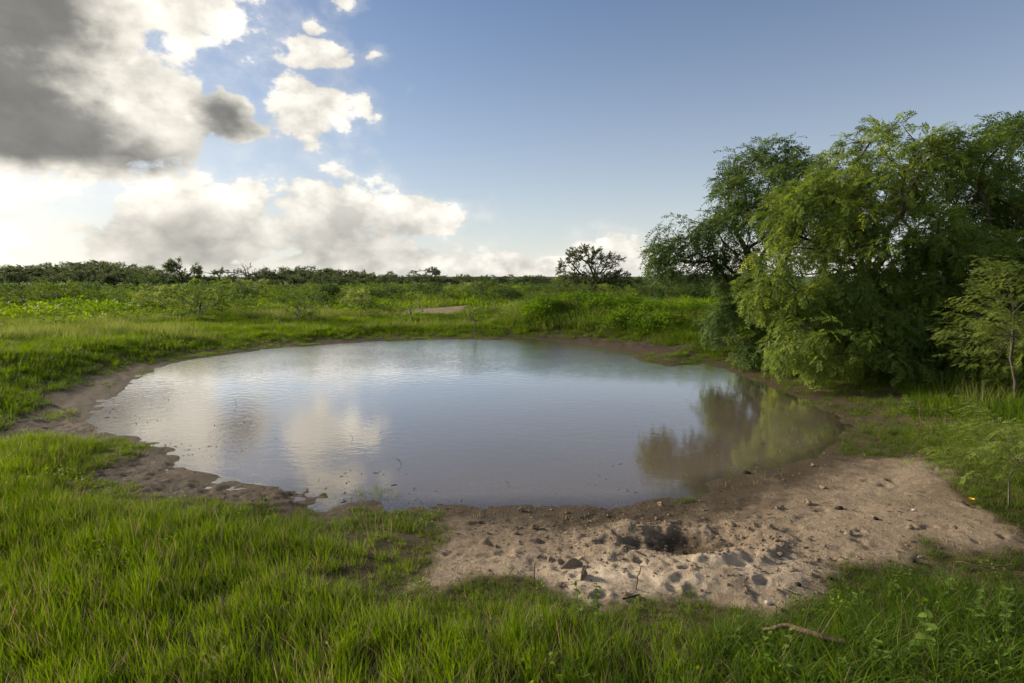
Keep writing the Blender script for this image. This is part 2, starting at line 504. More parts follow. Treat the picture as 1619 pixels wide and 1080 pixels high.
def ground_material():
    k = NT('ground_soil'); p = k.pos()
    sand, mud, sandb = k.attr('sand'), k.attr('mud'), k.attr('sandb')
    hgt = k.attr('elev'); pit = k.attr('pit')
    n_big, n_mid, n_fine = k.noise(1.1, 5, 0.6, p), k.noise(7, 6, 0.65, p), k.noise(60, 4, 0.7, p)
    grit = k.noise(260, 2, 0.6, p)
    soil = k.mix(n_mid, (0.030, 0.028, 0.012, 1), (0.085, 0.066, 0.034, 1))
    straw = k.mix(k.rng(n_fine, .45, .62), soil, (0.13, 0.105, 0.055, 1))
    soil = k.mix(k.rng(n_big, .42, .62), soil, straw)
    dry = k.mix(k.rng(n_mid, .35, .65), (0.27, 0.213, 0.152, 1), (0.40, 0.325, 0.24, 1))
    dry = k.mix(k.rng(n_fine, .30, .75), (0.19, 0.145, 0.100, 1), dry)
    dry = k.mix(k.rng(k.math('ADD', n_big, k.math('MULTIPLY', k.math('SUBTRACT', n_mid, .5), .6)), .50, .70, 0, .75), dry, (0.17, 0.13, 0.088, 1))
    speck = k.noise(24, 5, .75, p)
    dry = k.mix(k.rng(speck, .52, .66, 0, .8), dry, (0.12, 0.092, 0.064, 1))
    dry = k.mix(k.math('MULTIPLY', pit, k.rng(n_mid, .25, .6, .3, 1)), dry, (0.56, 0.47, 0.36, 1))
    dry = k.mix(k.rng(grit, .60, .75, 0, .5), dry, (0.40, 0.33, 0.25, 1))
    # damp from the water's edge upward
    wet = k.rng(k.math('MULTIPLY_ADD', k.math('SUBTRACT', n_mid, .5), .09, hgt), 0.02, 0.125, 1, 0, True)
    wetc = k.mix(n_mid, (0.045, 0.034, 0.022, 1), (0.085, 0.064, 0.042, 1))
    mudc = k.mix(k.rng(n_mid, .35, .65), (0.026, 0.020, 0.014, 1), (0.080, 0.060, 0.043, 1))
    c = k.mix(k.rng(mud, .3, .7), soil, mudc)
    c = k.mix(k.rng(k.math('MULTIPLY_ADD', k.math('SUBTRACT', n_mid, .5), .5, sand), .3, .7), c, dry)
    c = k.mix(sandb, c, k.mix(n_mid, (0.16, 0.125, 0.085, 1), (0.28, 0.22, 0.16, 1)))
    c = k.mix(wet, c, wetc)
    h = k.math('MULTIPLY_ADD', speck, 1.0, k.math('MULTIPLY', n_fine, .6))
    h = k.math('ADD', h, k.math('MULTIPLY_ADD', grit, .25, n_mid))
    ln = k.n('ShaderNodeVectorMath', operation='LENGTH'); k.t.links.new(p, ln.inputs[0])
    c = k.mix(k.rng(ln.outputs['Value'], 60, 110), c, k.mix(k.noise(.12, 5, .7, p), (0.035, 0.060, 0.018, 1), (0.075, 0.105, 0.028, 1)))
    b = k.bsdf(c, k.rng(wet, 0, 1, .95, .75), .12, k.bump(h, .8, .035))
    return k.done(b)

me = np_mesh('ground', gv, quads, tri[:, ::-1], [ground_material()])
pq = np.exp(-(((gx - PALE[0]) / 0.95) ** 2 + ((gy - PALE[1]) / 0.34) ** 2)) * (0.7 + 0.9 * fbm(gx / .3, gy / .3, 3, 91))
for nm, v in (('sand', gsand), ('mud', gmud), ('sandb', gsandb), ('elev', gh), ('pit', np.clip(pq, 0, 1))):
    fattr(me, nm, np.append(v, 0))
ground = tag(link('ground', me), 'uneven ground of grass, mud and trampled sand', None, None, 'structure')

# ------------------------------------------------------------------ pond water
xs_ = np.arange(-14, 12, 0.12); ys_ = np.arange(3.5, 22, 0.12)
WX, WY = np.meshgrid(xs_, ys_)
wsd = poly_sd(POND, WX.ravel(), WY.ravel()).reshape(WX.shape)
keep = (wsd < 0.45)
cell = keep[:-1, :-1] & keep[1:, :-1] & keep[:-1, 1:] & keep[1:, 1:]
ci, cj = np.nonzero(cell)
nx = len(xs_)
wq = np.stack([ci * nx + cj, ci * nx + cj + 1, (ci + 1) * nx + cj + 1, (ci + 1) * nx + cj], -1)
used = np.unique(wq); remap = np.full(WX.size, -1); remap[used] = np.arange(len(used))
wv = np.stack([WX.ravel(), WY.ravel(), np.zeros(WX.size)], -1)[used]
wdepth = -terrain(wv[:, 0], wv[:, 1])

def water_material():
    k = NT('muddy_water'); p = k.pos()
    mp = k.n('ShaderNodeMapping'); k.t.links.new(p, mp.inputs[0]); mp.inputs['Scale'].default_value = (0.75, 1.0, 1.0)
    mp.inputs['Rotation'].default_value = (0, 0, 0.35)
    v = mp.outputs[0]
    patch = k.noise(0.35, 3, .5, p)
    sx = k.n('ShaderNodeSeparateXYZ'); k.t.links.new(p, sx.inputs[0])
    breeze = k.rng(sx.outputs[1], 10.5, 16, .22, 3.0, True)      # the breeze reaches the open far side more
    left = k.rng(sx.outputs[0], -1.0, -5.5, 0, .25, True)
    amp = k.math('MULTIPLY', k.math('MAXIMUM', breeze, k.math('ADD', left, .2)), k.rng(patch, .35, .65, .55, 1.15))
    h = k.math('MULTIPLY_ADD', k.noise(24, 2, .5, v), .30, k.noise(7.0, 3, .55, v))
    h = k.math('MULTIPLY', h, amp)
    nrm = k.bump(h, 0.30, 0.026)
    depth = k.attr('depth')
    c = k.mix(k.noise(.8, 4, .6, p), (0.110, 0.088, 0.064, 1), (0.150, 0.122, 0.090, 1))
    dif = k.n('ShaderNodeBsdfDiffuse'); k.set(dif.inputs[0], c)
    tr = k.n('ShaderNodeBsdfTransparent'); tr.inputs[0].default_value = (.80, .72, .60, 1)
    ms = k.n('ShaderNodeMixShader'); k.set(ms.inputs[0], k.rng(depth, 0.0, .10, .45, 1.0))
    k.t.links.new(tr.outputs[0], ms.inputs[1]); k.t.links.new(dif.outputs[0], ms.inputs[2])
    gl = k.n('ShaderNodeBsdfGlossy'); gl.inputs['Roughness'].default_value = 0.05; gl.inputs[0].default_value = (1, .975, .94, 1)
    k.t.links.new(nrm, gl.inputs['Normal'])
    fr = k.n('ShaderNodeFresnel'); fr.inputs[0].default_value = 1.45; k.t.links.new(nrm, fr.inputs['Normal'])
    m2 = k.n('ShaderNodeMixShader'); k.set(m2.inputs[0], k.math('MULTIPLY', k.math('POWER', fr.outputs[0], 1.28), 2.8, clamp=True))
    k.t.links.new(ms.outputs[0], m2.inputs[1]); k.t.links.new(gl.outputs[0], m2.inputs[2])
    return k.done(m2.outputs[0])

me = np_mesh('pond_water', wv, remap[wq], None, [water_material()])
fattr(me, 'depth', wdepth)
tag(link('pond_water', me), 'still muddy pond reflecting the clouds', None, None, 'structure')
print('TERRAIN', time.time() - T0)

# ================================================================== plant materials
def leaf_material(name, c1, c2, c3=None, trans=0.45, inst=False, gloss=0.15):
    """c1 old leaf, c2 fresh leaf, c3 yellowed; 'tint' picks between them per spray or per tuft"""
    k = NT(name)
    t = k.attr('tint', 'INSTANCER' if inst else 'GEOMETRY')
    p = k.pos()
    c = k.mix(t, c1, c2)
    if c3 is not None:
        c = k.mix(k.rng(t, .86, 1.0), c, c3)
    v = k.noise(1.7, 2, .5, p)
    c = k.mix(k.rng(v, .35, .65, 0, .35), c, c1)
    dif = k.bsdf(c, .62, gloss)
    tr = k.n('ShaderNodeBsdfTranslucent')
    hs = k.n('ShaderNodeHueSaturation'); hs.inputs['Hue'].default_value = .485; hs.inputs['Saturation'].default_value = 1.1; hs.inputs['Value'].default_value = 1.8
    k.set(hs.inputs['Color'], c); k.t.links.new(hs.outputs[0], tr.inputs[0])
    ms = k.n('ShaderNodeMixShader'); ms.inputs[0].default_value = trans
    k.t.links.new(dif, ms.inputs[1]); k.t.links.new(tr.outputs[0], ms.inputs[2])
    return k.done(ms.outputs[0])

def bark_material(name, c1, c2):
    k = NT(name); p = k.objco()
    mp = k.n('ShaderNodeMapping'); k.t.links.new(p, mp.inputs[0]); mp.inputs['Scale'].default_value = (9, 9, 2)
    n = k.noise(3, 6, .7, mp.outputs[0])
    return k.done(k.bsdf(k.mix(k.rng(n, .35, .65), c1, c2), .9, .2, k.bump(n, .8, .03)))

MESQ = leaf_material('mesquite_leaf', (0.070, 0.112, 0.024, 1), (0.155, 0.212, 0.038, 1), (0.20, 0.245, 0.04, 1))
MESQD = leaf_material('mesquite_leaf_dark', (0.042, 0.076, 0.022, 1), (0.092, 0.140, 0.034, 1))
OAKL = leaf_material('oak_leaf', (0.050, 0.066, 0.028, 1), (0.090, 0.105, 0.042, 1), trans=.35)
SHRUB = leaf_material('shrub_leaf', (0.042, 0.074, 0.014, 1), (0.098, 0.155, 0.022, 1), (0.16, 0.20, 0.03, 1))
SHRUBD = leaf_material('shrub_leaf_dark', (0.030, 0.058, 0.015, 1), (0.062, 0.100, 0.022, 1))
FEATH = leaf_material('feathery_leaf', (0.10, 0.142, 0.030, 1), (0.19, 0.24, 0.055, 1), (0.17, 0.22, 0.05, 1))
FARL = leaf_material('far_leaf', (0.055, 0.078, 0.034, 1), (0.10, 0.13, 0.048, 1), trans=.35)
GRASS = leaf_material('grass_blade', (0.050, 0.090, 0.011, 1), (0.122, 0.205, 0.013, 1), (0.18, 0.23, 0.025, 1), .5, True)
STRAW = leaf_material('dry_grass_blade', (0.15, 0.12, 0.06, 1), (0.27, 0.22, 0.12, 1), None, .4, True)
SEEDY = leaf_material('seed_grass_blade', (0.10, 0.125, 0.035, 1), (0.22, 0.225, 0.085, 1), None, .45, True)
WEEDL = leaf_material('weed_leaf', (0.060, 0.118, 0.012, 1), (0.125, 0.215, 0.016, 1), (0.18, 0.24, 0.03, 1), .45, True)
BROAD = leaf_material('broad_leaf', (0.090, 0.155, 0.022, 1), (0.165, 0.245, 0.040, 1), (0.20, 0.26, 0.04, 1), .4)
BARK = bark_material('mesquite_bark', (0.022, 0.018, 0.014, 1), (0.075, 0.062, 0.050, 1))
BARKS = bark_material('sapling_bark', (0.045, 0.038, 0.030, 1), (0.12, 0.10, 0.08, 1))
BARKG = bark_material('grey_bark', (0.09, 0.078, 0.065, 1), (0.19, 0.165, 0.14, 1))
TWIG = bark_material('dry_twig', (0.075, 0.052, 0.034, 1), (0.19, 0.135, 0.085, 1))
STEMG = bark_material('green_stem', (0.055, 0.075, 0.020, 1), (0.10, 0.12, 0.035, 1))

# ================================================================== leaf sprays (template pieces, x = outward, z = up)
def rot_to(d, up=(0, 0, 1)):
    d = np.asarray(d, float); d = d / (np.linalg.norm(d) + 1e-9)
    s = np.cross(up, d); n = np.linalg.norm(s)
    s = np.array([0, 1, 0]) if n < 1e-5 else s / n
    return np.stack([d, s, np.cross(d, s)], 1)

def leaf_quad(p, d, side, L, W, fold=0.0):
    """rhombic leaf"""
    m = p + d * L * .45
    return [p, m + side * W * .5, p + d * L, m - side * W * .5]

def spray_pinnate(rg, L=.42, nleaf=7, npair=5, ll=.15, fl=.064, fw=.025, droop=.9):
    V, Q = [], []
    pts = []; p = np.zeros(3); a = rg.uniform(.1, .5)
    for i in range(nleaf + 1):
        pts.append(p.copy()); st = L / nleaf
        p = p + st * np.array([math.cos(a), rg.normal(0, .12), math.sin(a)])
        a -= droop * 2.0 / nleaf * rg.uniform(.6, 1.4)
    for i in range(1, nleaf + 1):
        tw = pts[i] - pts[i - 1]; tw /= np.linalg.norm(tw)
        sd = 1 if i % 2 else -1
        if i == nleaf: d = tw + np.array([0, 0, -.3])
        else: d = tw * .6 + np.array([0, sd * rg.uniform(.5, 1.1), rg.uniform(-.7, .15)])
        d /= np.linalg.norm(d)
        R_ = rot_to(d)
        l = ll * rg.uniform(.8, 1.2)
        for j in range(npair):
            q = pts[i] + d * l * (j + 1) / npair + np.array([0, 0, -.16 * l * ((j + 1) / npair) ** 2])
            for s in (-1, 1):
                fd = R_[:, 0] * .65 + R_[:, 1] * s * .75 + R_[:, 2] * rg.uniform(-.35, .15); fd /= np.linalg.norm(fd)
                sdv = np.cross(fd, R_[:, 2] + rg.normal(0, .3, 3)); sdv /= np.linalg.norm(sdv)
                b = len(V); V += leaf_quad(q, fd, sdv, fl * rg.uniform(.8, 1.2), fw); Q.append([b, b + 1, b + 2, b + 3])
    return np.array(V), np.array(Q)

def spray_simple(rg, L=.3, n=16, fl=.05, fw=.022, droop=.3, spread=1.0):
    V, Q = [], []
    p = np.zeros(3); a = rg.uniform(.0, .5)
    for i in range(n):
        a -= droop / n * rg.uniform(.5, 1.5) * 2
        p = p + L / n * np.array([math.cos(a), rg.normal(0, .25), math.sin(a)])
        d = np.array([.7, rg.normal(0, .8) * spread, rg.normal(.1, .6) * spread]); d /= np.linalg.norm(d)
        sdv = np.cross(d, rg.normal(0, 1, 3) + np.array([0, 0, .8])); sdv /= np.linalg.norm(sdv)
        b = len(V); V += leaf_quad(p, d, sdv, fl * rg.uniform(.7, 1.3), fw * rg.uniform(.8, 1.2)); Q.append([b, b + 1, b + 2, b + 3])
    return np.array(V), np.array(Q)

def place_sprays(tmpl, rg, pos, dirs, scl, tint):
    """concatenate many oriented copies of the template sprays into one set of quads"""
    VV, QQ, TT = [], [], []; base = 0
    which = rg.integers(0, len(tmpl), len(pos))
    for ti, (v, q) in enumerate(tmpl):
        s = np.nonzero(which == ti)[0]
        if not len(s): continue
        d = dirs[s] / (np.linalg.norm(dirs[s], axis=1, keepdims=True) + 1e-9)
        up = np.tile(np.array([0, 0, 1.0]), (len(s), 1)) + rg.normal(0, .25, (len(s), 3))
        y = np.cross(up, d); y /= (np.linalg.norm(y, axis=1, keepdims=True) + 1e-9)
        z = np.cross(d, y)
        Rm = np.stack([d, y, z], 2) * scl[s][:, None, None]
        w = np.einsum('nij,vj->nvi', Rm, v) + pos[s][:, None, :]
        VV.append(w.reshape(-1, 3)); TT.append(np.repeat(tint[s], len(v)))
        QQ.append((q[None] + base + (np.arange(len(s)) * len(v))[:, None, None]).reshape(-1, 4))
        base += len(s) * len(v)
    return np.concatenate(VV), np.concatenate(QQ), np.concatenate(TT)

# ================================================================== branching
def grow(root_pts, targets, bf=0.35):
    """balanced spanning tree from the trunk nodes to every target point"""
    nodes = [np.array(p, float) for p in root_pts]
    par = [-1] + list(range(len(root_pts) - 1))
    plen = [0.0]
    for i in range(1, len(nodes)): plen.append(plen[-1] + np.linalg.norm(nodes[i] - nodes[i - 1]))
    T = np.array(targets, float); n = len(T)
    best = np.full(n, 1e9); bi = np.zeros(n, int)
    for i in range(len(nodes)):
        if i < len(nodes) * .5 - 1: continue
        c = np.linalg.norm(T - nodes[i], axis=1) + bf * plen[i]
        m = c < best; best[m] = c[m]; bi[m] = i
    alive = np.ones(n, bool)
    for _ in range(n):
        k = int(np.argmin(np.where(alive, best, 1e9)))
        alive[k] = False
        nodes.append(T[k]); par.append(int(bi[k])); ni = len(nodes) - 1
        plen.append(plen[bi[k]] + np.linalg.norm(T[k] - nodes[bi[k]]))
        c = np.linalg.norm(T - T[k], axis=1) + bf * plen[ni]
        m = (c < best) & alive; best[m] = c[m]; bi[m] = ni
    return np.array(nodes), np.array(par)

def tube(pts, rad, sides, V, Q):
    base = len(V)
    m = len(pts)
    for i in range(m):
        t = pts[min(i + 1, m - 1)] - pts[max(i - 1, 0)]
        t = t / (np.linalg.norm(t) + 1e-9)
        a = np.array([1., 0, 0]) if abs(t[0]) < .8 else np.array([0, 1., 0])
        u = np.cross(t, a); u /= np.linalg.norm(u); w = np.cross(t, u)
        for s in range(sides):
            an = 6.28318 * s / sides
            V.append(pts[i] + rad[i] * (math.cos(an) * u + math.sin(an) * w))
    for i in range(m - 1):
        for s in range(sides):
            s2 = (s + 1) % sides
            Q.append([base + i * sides + s, base + i * sides + s2, base + (i + 1) * sides + s2, base + (i + 1) * sides + s])

def limbs(nodes, par, rtip=.006, expo=.46, rmax=.3, rg=None, wob=.12, minr=0.0):
    n = len(nodes); cnt = np.ones(n)
    kids = [[] for _ in range(n)]
    for i in range(1, n): kids[par[i]].append(i)
    # children always come after parents
    for i in range(n - 1, 0, -1): cnt[par[i]] += cnt[i]
    rad = np.minimum(rtip * cnt ** expo, rmax)
    V, Q = [], []
    stack = [(0, None)]
    while stack:
        i, p0 = stack.pop()
        path = [i] if p0 is None else [p0, i]
        cur = i
        while kids[cur]:
            ks = sorted(kids[cur], key=lambda c: -cnt[c])
            for c in ks[1:]: stack.append((c, cur))
            cur = ks[0]; path.append(cur)
        r0 = rad[path[1]] if p0 is not None and len(path) > 1 else rad[path[0]]
        if r0 < minr: continue
        pts, rr = [], []
        for a, b in zip(path[:-1], path[1:]):
            A, B = nodes[a], nodes[b]; L = np.linalg.norm(B - A)
            ra = min(rad[a], r0); rb = rad[b]
            seg = 2 if L > .5 else 1
            for s in range(seg):
                f = s / seg
                q = A + (B - A) * f
                if s: q = q + rg.normal(0, wob * L * .25, 3)
                pts.append(q); rr.append(ra + (rb - ra) * f)
        if not pts: continue
        pts.append(nodes[path[-1]]); rr.append(rad[path[-1]] * .6)
        sides = 8 if r0 > .06 else (5 if r0 > .02 else 3)
        tube(np.array(pts), rr, sides, V, Q)
    return np.array(V), np.array(Q), rad, cnt

def ellipsoid_points(rg, lumps, n, shell=.55):
    """n points spread through the lumps, denser toward their surface"""
    w = np.array([l[3] * l[4] * l[5] for l in lumps]) ** .75; w /= w.sum()
    out = []
    for li, k in zip(range(len(lumps)), rg.multinomial(n, w)):
        cx, cy, cz, ax, ay, az = lumps[li]
        d = rg.normal(0, 1, (k, 3)); d /= np.linalg.norm(d, axis=1, keepdims=True)
        r = (shell + (1 - shell) * rg.random((k, 1))) ** .8
        out.append(d * r * np.array([ax, ay, az]) + np.array([cx, cy, cz]))
    return np.concatenate(out)

def make_plant(name, rg, root, lumps, n, tmpl, leafmat, barkmat, nspray=3, sscale=1.0, rtip=.006, rmax=.25, expo=.46, bf=.35, outw=.8, dz=-.1,
               zmin=None, shell=.5, inner=.35, minr=0.0, yellow=.05, tips=None):
    """returns (trunk_mesh, crown_mesh): a branching trunk and a crown of leaf sprays"""
    T = ellipsoid_points(rg, lumps, n, shell)
    if zmin is not None: T = T[T[:, 2] > zmin]
    if tips is not None: T = np.vstack([T, tips])
    nodes, par = grow(root, T, bf)
    V, Q, rad, cnt = limbs(nodes, par, rtip, expo, rmax, rg, minr=minr)
    trunk = np_mesh(name + '_trunk', V, Q, None, [barkmat])
    nr_ = len(root)
    idx = np.arange(nr_, len(nodes))
    tipsel = idx[(cnt[idx] <= 3) | (rg.random(len(idx)) < inner)]
    src = np.repeat(tipsel, nspray)
    back = rg.random(len(src))[:, None] * .6
    pos = nodes[src] * (1 - back) + nodes[par[src]] * back
    d = nodes[src] - nodes[par[src]]; d /= (np.linalg.norm(d, axis=1, keepdims=True) + 1e-9)
    cen = np.mean(T, axis=0)
    o = pos - cen; o[:, 2] *= .4; o /= (np.linalg.norm(o, axis=1, keepdims=True) + 1e-9)
    dirs = d * .6 + o * outw + rg.normal(0, .55, (len(src), 3)); dirs[:, 2] += dz
    clump = vnoise(pos[:, 0] * 1.1 + pos[:, 2] * .7, pos[:, 1] * 1.1 - pos[:, 2] * .9, 5)
    tint = np.clip(.15 + .75 * (clump - .2) + rg.normal(0, .16, len(src)), 0, .84)
    tint[rg.random(len(src)) < yellow] = 1.0
    scl = sscale * rg.uniform(.7, 1.25, len(src))
    cv, cq, ct = place_sprays(tmpl, rg, pos, dirs, scl, tint)
    crown = np_mesh(name + '_crown', cv, cq, None, [leafmat], smooth_shade=False)
    fattr(crown, 'tint', ct)
    return trunk, crown

def plant_thing(name, trunk, crown, loc, rz=0, scale=1.0, names=('trunk', 'crown')):
    o = bpy.data.objects.new(name, None); COL.objects.link(o)
    o.empty_display_size = .2
    o.location = loc; o.rotation_euler = (0, 0, rz)
    o.scale = (scale,) * 3 if not hasattr(scale, '__len__') else scale
    for nm, me in zip(names, (trunk, crown)):
        c = bpy.data.objects.new(nm, me); COL.objects.link(c); c.parent = o
    return o

# ------------------------------------------------------------------ the big mesquite trees on the right
PIN = [spray_pinnate(np.random.default_rng(100 + i)) for i in range(6)]
PINB = [spray_pinnate(np.random.default_rng(120 + i), L=.5, nleaf=6, npair=4, ll=.18, fl=.085, fw=.032) for i in range(5)]

def lump(px, py, depth, rx, rz, ry=None, org=(0, 0, 0)):
    """crown lump centred where the photo shows it; radii given in metres"""
    p = at_depth(px, py, depth)
    return (p.x - org[0], p.y - org[1], p.z - org[2], rx, ry if ry else rx, rz)

def trunk_pts(lean, h, rg, n=4):
    return [(lean[0] * (i / n) ** 1.3 + (rg.normal(0, .05) if i else 0), lean[1] * (i / n) ** 1.3 + (rg.normal(0, .05) if i else 0), h * i / n - (.15 if i == 0 else 0)) for i in range(n + 1)]

rg = np.random.default_rng(42)
oA = (8.0, 12.6); oA = (*oA, tz(*oA))
LA = [lump(1395, 265, 12.6, 1.15, .95, 1.3, oA), lump(1490, 275, 12.8, 1.1, .9, 1.3, oA), lump(1310, 340, 11.9, 1.25, .8, 1.2, oA), lump(1420, 395, 11.6, 1.6, .9, 1.2, oA),
      lump(1265, 440, 11.3, .95, .8, 1.0, oA), lump(1380, 490, 11.0, 1.3, .8, .8, oA), lump(1500, 440, 11.3, 1.4, 1.2, 1.1, oA), lump(1300, 535, 10.7, .95, .55, .7, oA), lump(1450, 550, 10.5, 1.3, .6, .7, oA),
      lump(1560, 380, 12.3, 1.2, 1.2, 1.2, oA), lump(1590, 480, 11.2, 1.1, .8, .9, oA), lump(1560, 555, 10.9, 1.0, .5, .7, oA)]
tA, cA = make_plant('mesquite_a', rg, trunk_pts((-.2, -.3), 1.5, rg), LA, 1000, PIN, MESQ, BARK, nspray=4, sscale=1.05, rtip=.0075, rmax=.22, zmin=.25, dz=-.35, yellow=.07, inner=.3)
tag(plant_thing('mesquite_tree', tA, cA, oA), 'big spreading green mesquite tree, its crown drooping to the right bank', 'tree', 'mesquite trees on the right bank')

oB = (7.3, 15.5); oB = (*oB, tz(*oB))
LB = [lump(1215, 300, 15, 1.15, .95, 1.2, oB), lump(1165, 370, 14.8, 1.25, .8, 1.1, oB), lump(1085, 400, 14.8, .9, .35, .8, oB), lump(1280, 330, 15.3, 1.4, 1.0, 1.2, oB),
      lump(1210, 480, 14.0, 1.1, .7, .9, oB), lump(1150, 505, 13.8, .55, .5, .6, oB), lump(1230, 550, 13.0, .8, .5, .7, oB), lump(1180, 430, 14.8, .8, .4, .8, oB)]
tipsB = np.array([tuple(at_depth(px, py, 14.7) - Vector(oB)) for px, py in
                  [(1045, 392), (1040, 412), (1060, 360), (1075, 345), (1062, 425), (1090, 432), (1110, 425), (1140, 428), (1165, 428), (1190, 424), (1130, 350), (1150, 290), (1210, 232), (1200, 245), (1230, 245)]])
tB, cB = make_plant('mesquite_b', rg, trunk_pts((-.5, -.4), 1.7, rg), LB, 560, PINB, MESQD, BARK, nspray=5, sscale=.95, rtip=.008, rmax=.2, zmin=.15, dz=-.3, yellow=0, inner=.25, tips=tipsB)
tag(plant_thing('mesquite_tree', tB, cB, oB), 'darker mesquite tree leaning left, one long low limb reaching over the far bank', 'tree', 'mesquite trees on the right bank')

oC = (12.3, 14.0); oC = (*oC, tz(*oC))
LC = [lump(1605, 268, 13.8, 1.2, 1.2, 1.3, oC), lump(1660, 238, 13.8, 1.2, 1.2, 1.3, oC), lump(1570, 330, 13.6, 1.2, 1.0, 1.2, oC), lump(1700, 330, 13.6, 1.6, 1.6, 1.4, oC), lump(1620, 440, 13.0, 1.5, 1.2, 1.1, oC), lump(1740, 480, 13.0, 1.6, 1.2, 1.1, oC)]
tC, cC = make_plant('mesquite_c', rg, trunk_pts((-.3, 0), 1.8, rg), LC, 440, PINB, MESQD, BARK, nspray=4, sscale=1.0, rtip=.008, rmax=.2, zmin=.3, dz=-.25, yellow=.02, inner=.3)
tag(plant_thing('mesquite_tree', tC, cC, oC), 'tall dark mesquite tree cut off by the right edge of the picture', 'tree', 'mesquite trees on the right bank')

# drooping bush at the water side of the big tree
oD = gp(1345, 590); 
LD = [(-.1, 0, .55, .75, .6, .5), (.7, .1, .6, .8, .6, .55), (-.9, .2, .4, .6, .5, .35), (1.5, .3, .65, .7, .6, .6)]
tD, cD = make_plant('bank_bush', rg, [(0.2, .3, -.05), (.15, .2, .25)], LD, 170, PIN, MESQ, BARK, nspray=4, sscale=.85, rtip=.005, rmax=.05, zmin=.05, dz=-.2, yellow=.09, inner=.5)
tag(plant_thing('mesquite_bush', tD, cD, oD, names=('stem', 'foliage')), 'low yellow-green mesquite bush spilling towards the pond under the big tree', 'bush')

for px_, py_, rz_, sc_, lab in ((1470, 596, 2.4, (1.05, 1.0, 1.15), 'leafy mesquite bush under the big tree, left of the sapling'), (1550, 592, 4.0, (1.0, 1.0, 1.0), 'leafy mesquite bush under the big tree, behind the sapling')):
    tag(plant_thing('mesquite_bush', tD, cD, gp(px_, py_), rz_, sc_, ('stem', 'foliage')), lab, 'bush')

# slender feathery saplings at the right edge
FEA = [spray_pinnate(np.random.default_rng(140 + i), L=.34, nleaf=8, npair=6, ll=.095, fl=.034, fw=.012, droop=.15) for i in range(5)]
def sapling(name, rg, h, spread, n, lean, nsp=2, sc=1.0, rmax=.022):
    tr = [(lean * (i / 6) ** 1.5 + rg.normal(0, .02), rg.normal(0, .02), h * i / 6 - (.1 if i == 0 else 0)) for i in range(7)]
    T = []
    for i in range(n):
        f = rg.uniform(.22, 1.0); a = rg.uniform(0, 6.283); rr = spread * (1.25 - f) ** .7 * rg.uniform(.35, 1)
        T.append((lean * f ** 1.5 + rr * math.cos(a), rr * math.sin(a), h * f + .12 * rr))
    nodes, par = grow(tr, T, .8)
    V, Q, rad, cnt = limbs(nodes, par, .0030 if rmax > .02 else .0018, .42, rmax, rg)
    trunk = np_mesh(name + '_trunk', V, Q, None, [BARKS])
    idx = np.arange(7, len(nodes)); src = np.repeat(idx, nsp)
    back = rg.random(len(src))[:, None] * .8
    pos = nodes[src] * (1 - back) + nodes[par[src]] * back
    d = nodes[src] - nodes[par[src]]; d /= np.linalg.norm(d, axis=1, keepdims=True) + 1e-9
    o = pos.copy(); o[:, 2] = 0; o /= np.linalg.norm(o, axis=1, keepdims=True) + 1e-9
    dirs = d * .4 + o + rg.normal(0, .4, (len(src), 3)); dirs[:, 2] *= .6
    cv, cq, ct = place_sprays(FEA, rg, pos, dirs, sc * rg.uniform(.8, 1.3, len(src)), np.clip(rg.normal(.45, .25, len(src)), 0, .9))
    crown = np_mesh(name + '_crown', cv, cq, None, [FEATH], smooth_shade=False); fattr(crown, 'tint', ct)
    return trunk, crown
p = gp(1602, 640)
tS, cS = sapling('sapling', rg, 2.15, .95, 105, -.30, 2, .95)
tag(plant_thing('huisache_sapling', tS, cS, p, 0), 'slender feathery sapling with a thin bare grey trunk in the grass', 'sapling')
p = gp(1600, 800)
tS2, cS2 = sapling('young_shrub', rg, .85, .62, 85, -.15, 2, .7, .009)
tag(plant_thing('feathery_shrub', tS2, cS2, p, .5, names=('stem', 'foliage')), 'feathery young shrub overhanging the right end of the sandy bank', 'shrub')
print('TREES', time.time() - T0)

# ================================================================== shrubs (a handful of kinds, copied)
SIM = [spray_simple(np.random.default_rng(160 + i), L=.34, n=14, fl=.075, fw=.032) for i in range(5)]
SIMF = [spray_simple(np.random.default_rng(170 + i), L=.5, n=10, fl=.17, fw=.085) for i in range(5)]
def make_shrub(seed, w, h, n, mat, tm, nsp=4, thin=False):
    rg = np.random.default_rng(seed)
    lumps = [(rg.normal(0, w * .3), rg.normal(0, w * .3), h * rg.uniform(.45, .7), w * rg.uniform(.3, .45), w * rg.uniform(.3, .45), h * rg.uniform(.3, .42)) for _ in range(5)]
    root = [(0, 0, -.08), (rg.normal(0, .03), rg.normal(0, .03), h * .12)]
    return make_plant('shrub%d' % seed, rg, root, lumps, n, tm, mat, BARKG, nspray=nsp, sscale=.75 if not thin else .6, rtip=.005, rmax=.05, zmin=.06, dz=.15, bf=.15, yellow=.05, inner=.5, shell=.35)
KINDS = [make_shrub(301, 1.1, 1.0, 80, SHRUB, SIM), make_shrub(302, 1.4, 1.2, 90, SHRUB, SIM), make_shrub(303, 1.2, 1.1, 80, SHRUBD, PINB, 3),
         make_shrub(304, 1.0, 1.15, 60, FEATH, PINB, 3), make_shrub(305, 1.6, .9, 90, SHRUB, SIM), make_shrub(306, 1.3, 1.3, 90, SHRUBD, SIM)]
KTHIN = [make_shrub(311, 1.0, 1.15, 38, FEATH, FEA, 5, True), make_shrub(312, 1.2, 1.2, 46, SHRUB, FEA, 5, True)]
KFAR = [make_shrub(321, 1.3, 1.0, 34, SHRUB, SIMF, 3), make_shrub(322, 1.5, 1.0, 36, SHRUB, SIMF, 3), make_shrub(323, 1.3, 1.1, 34, SHRUBD, SIMF, 3), make_shrub(324, 1.5, .85, 36, SHRUB, SIMF, 3)]

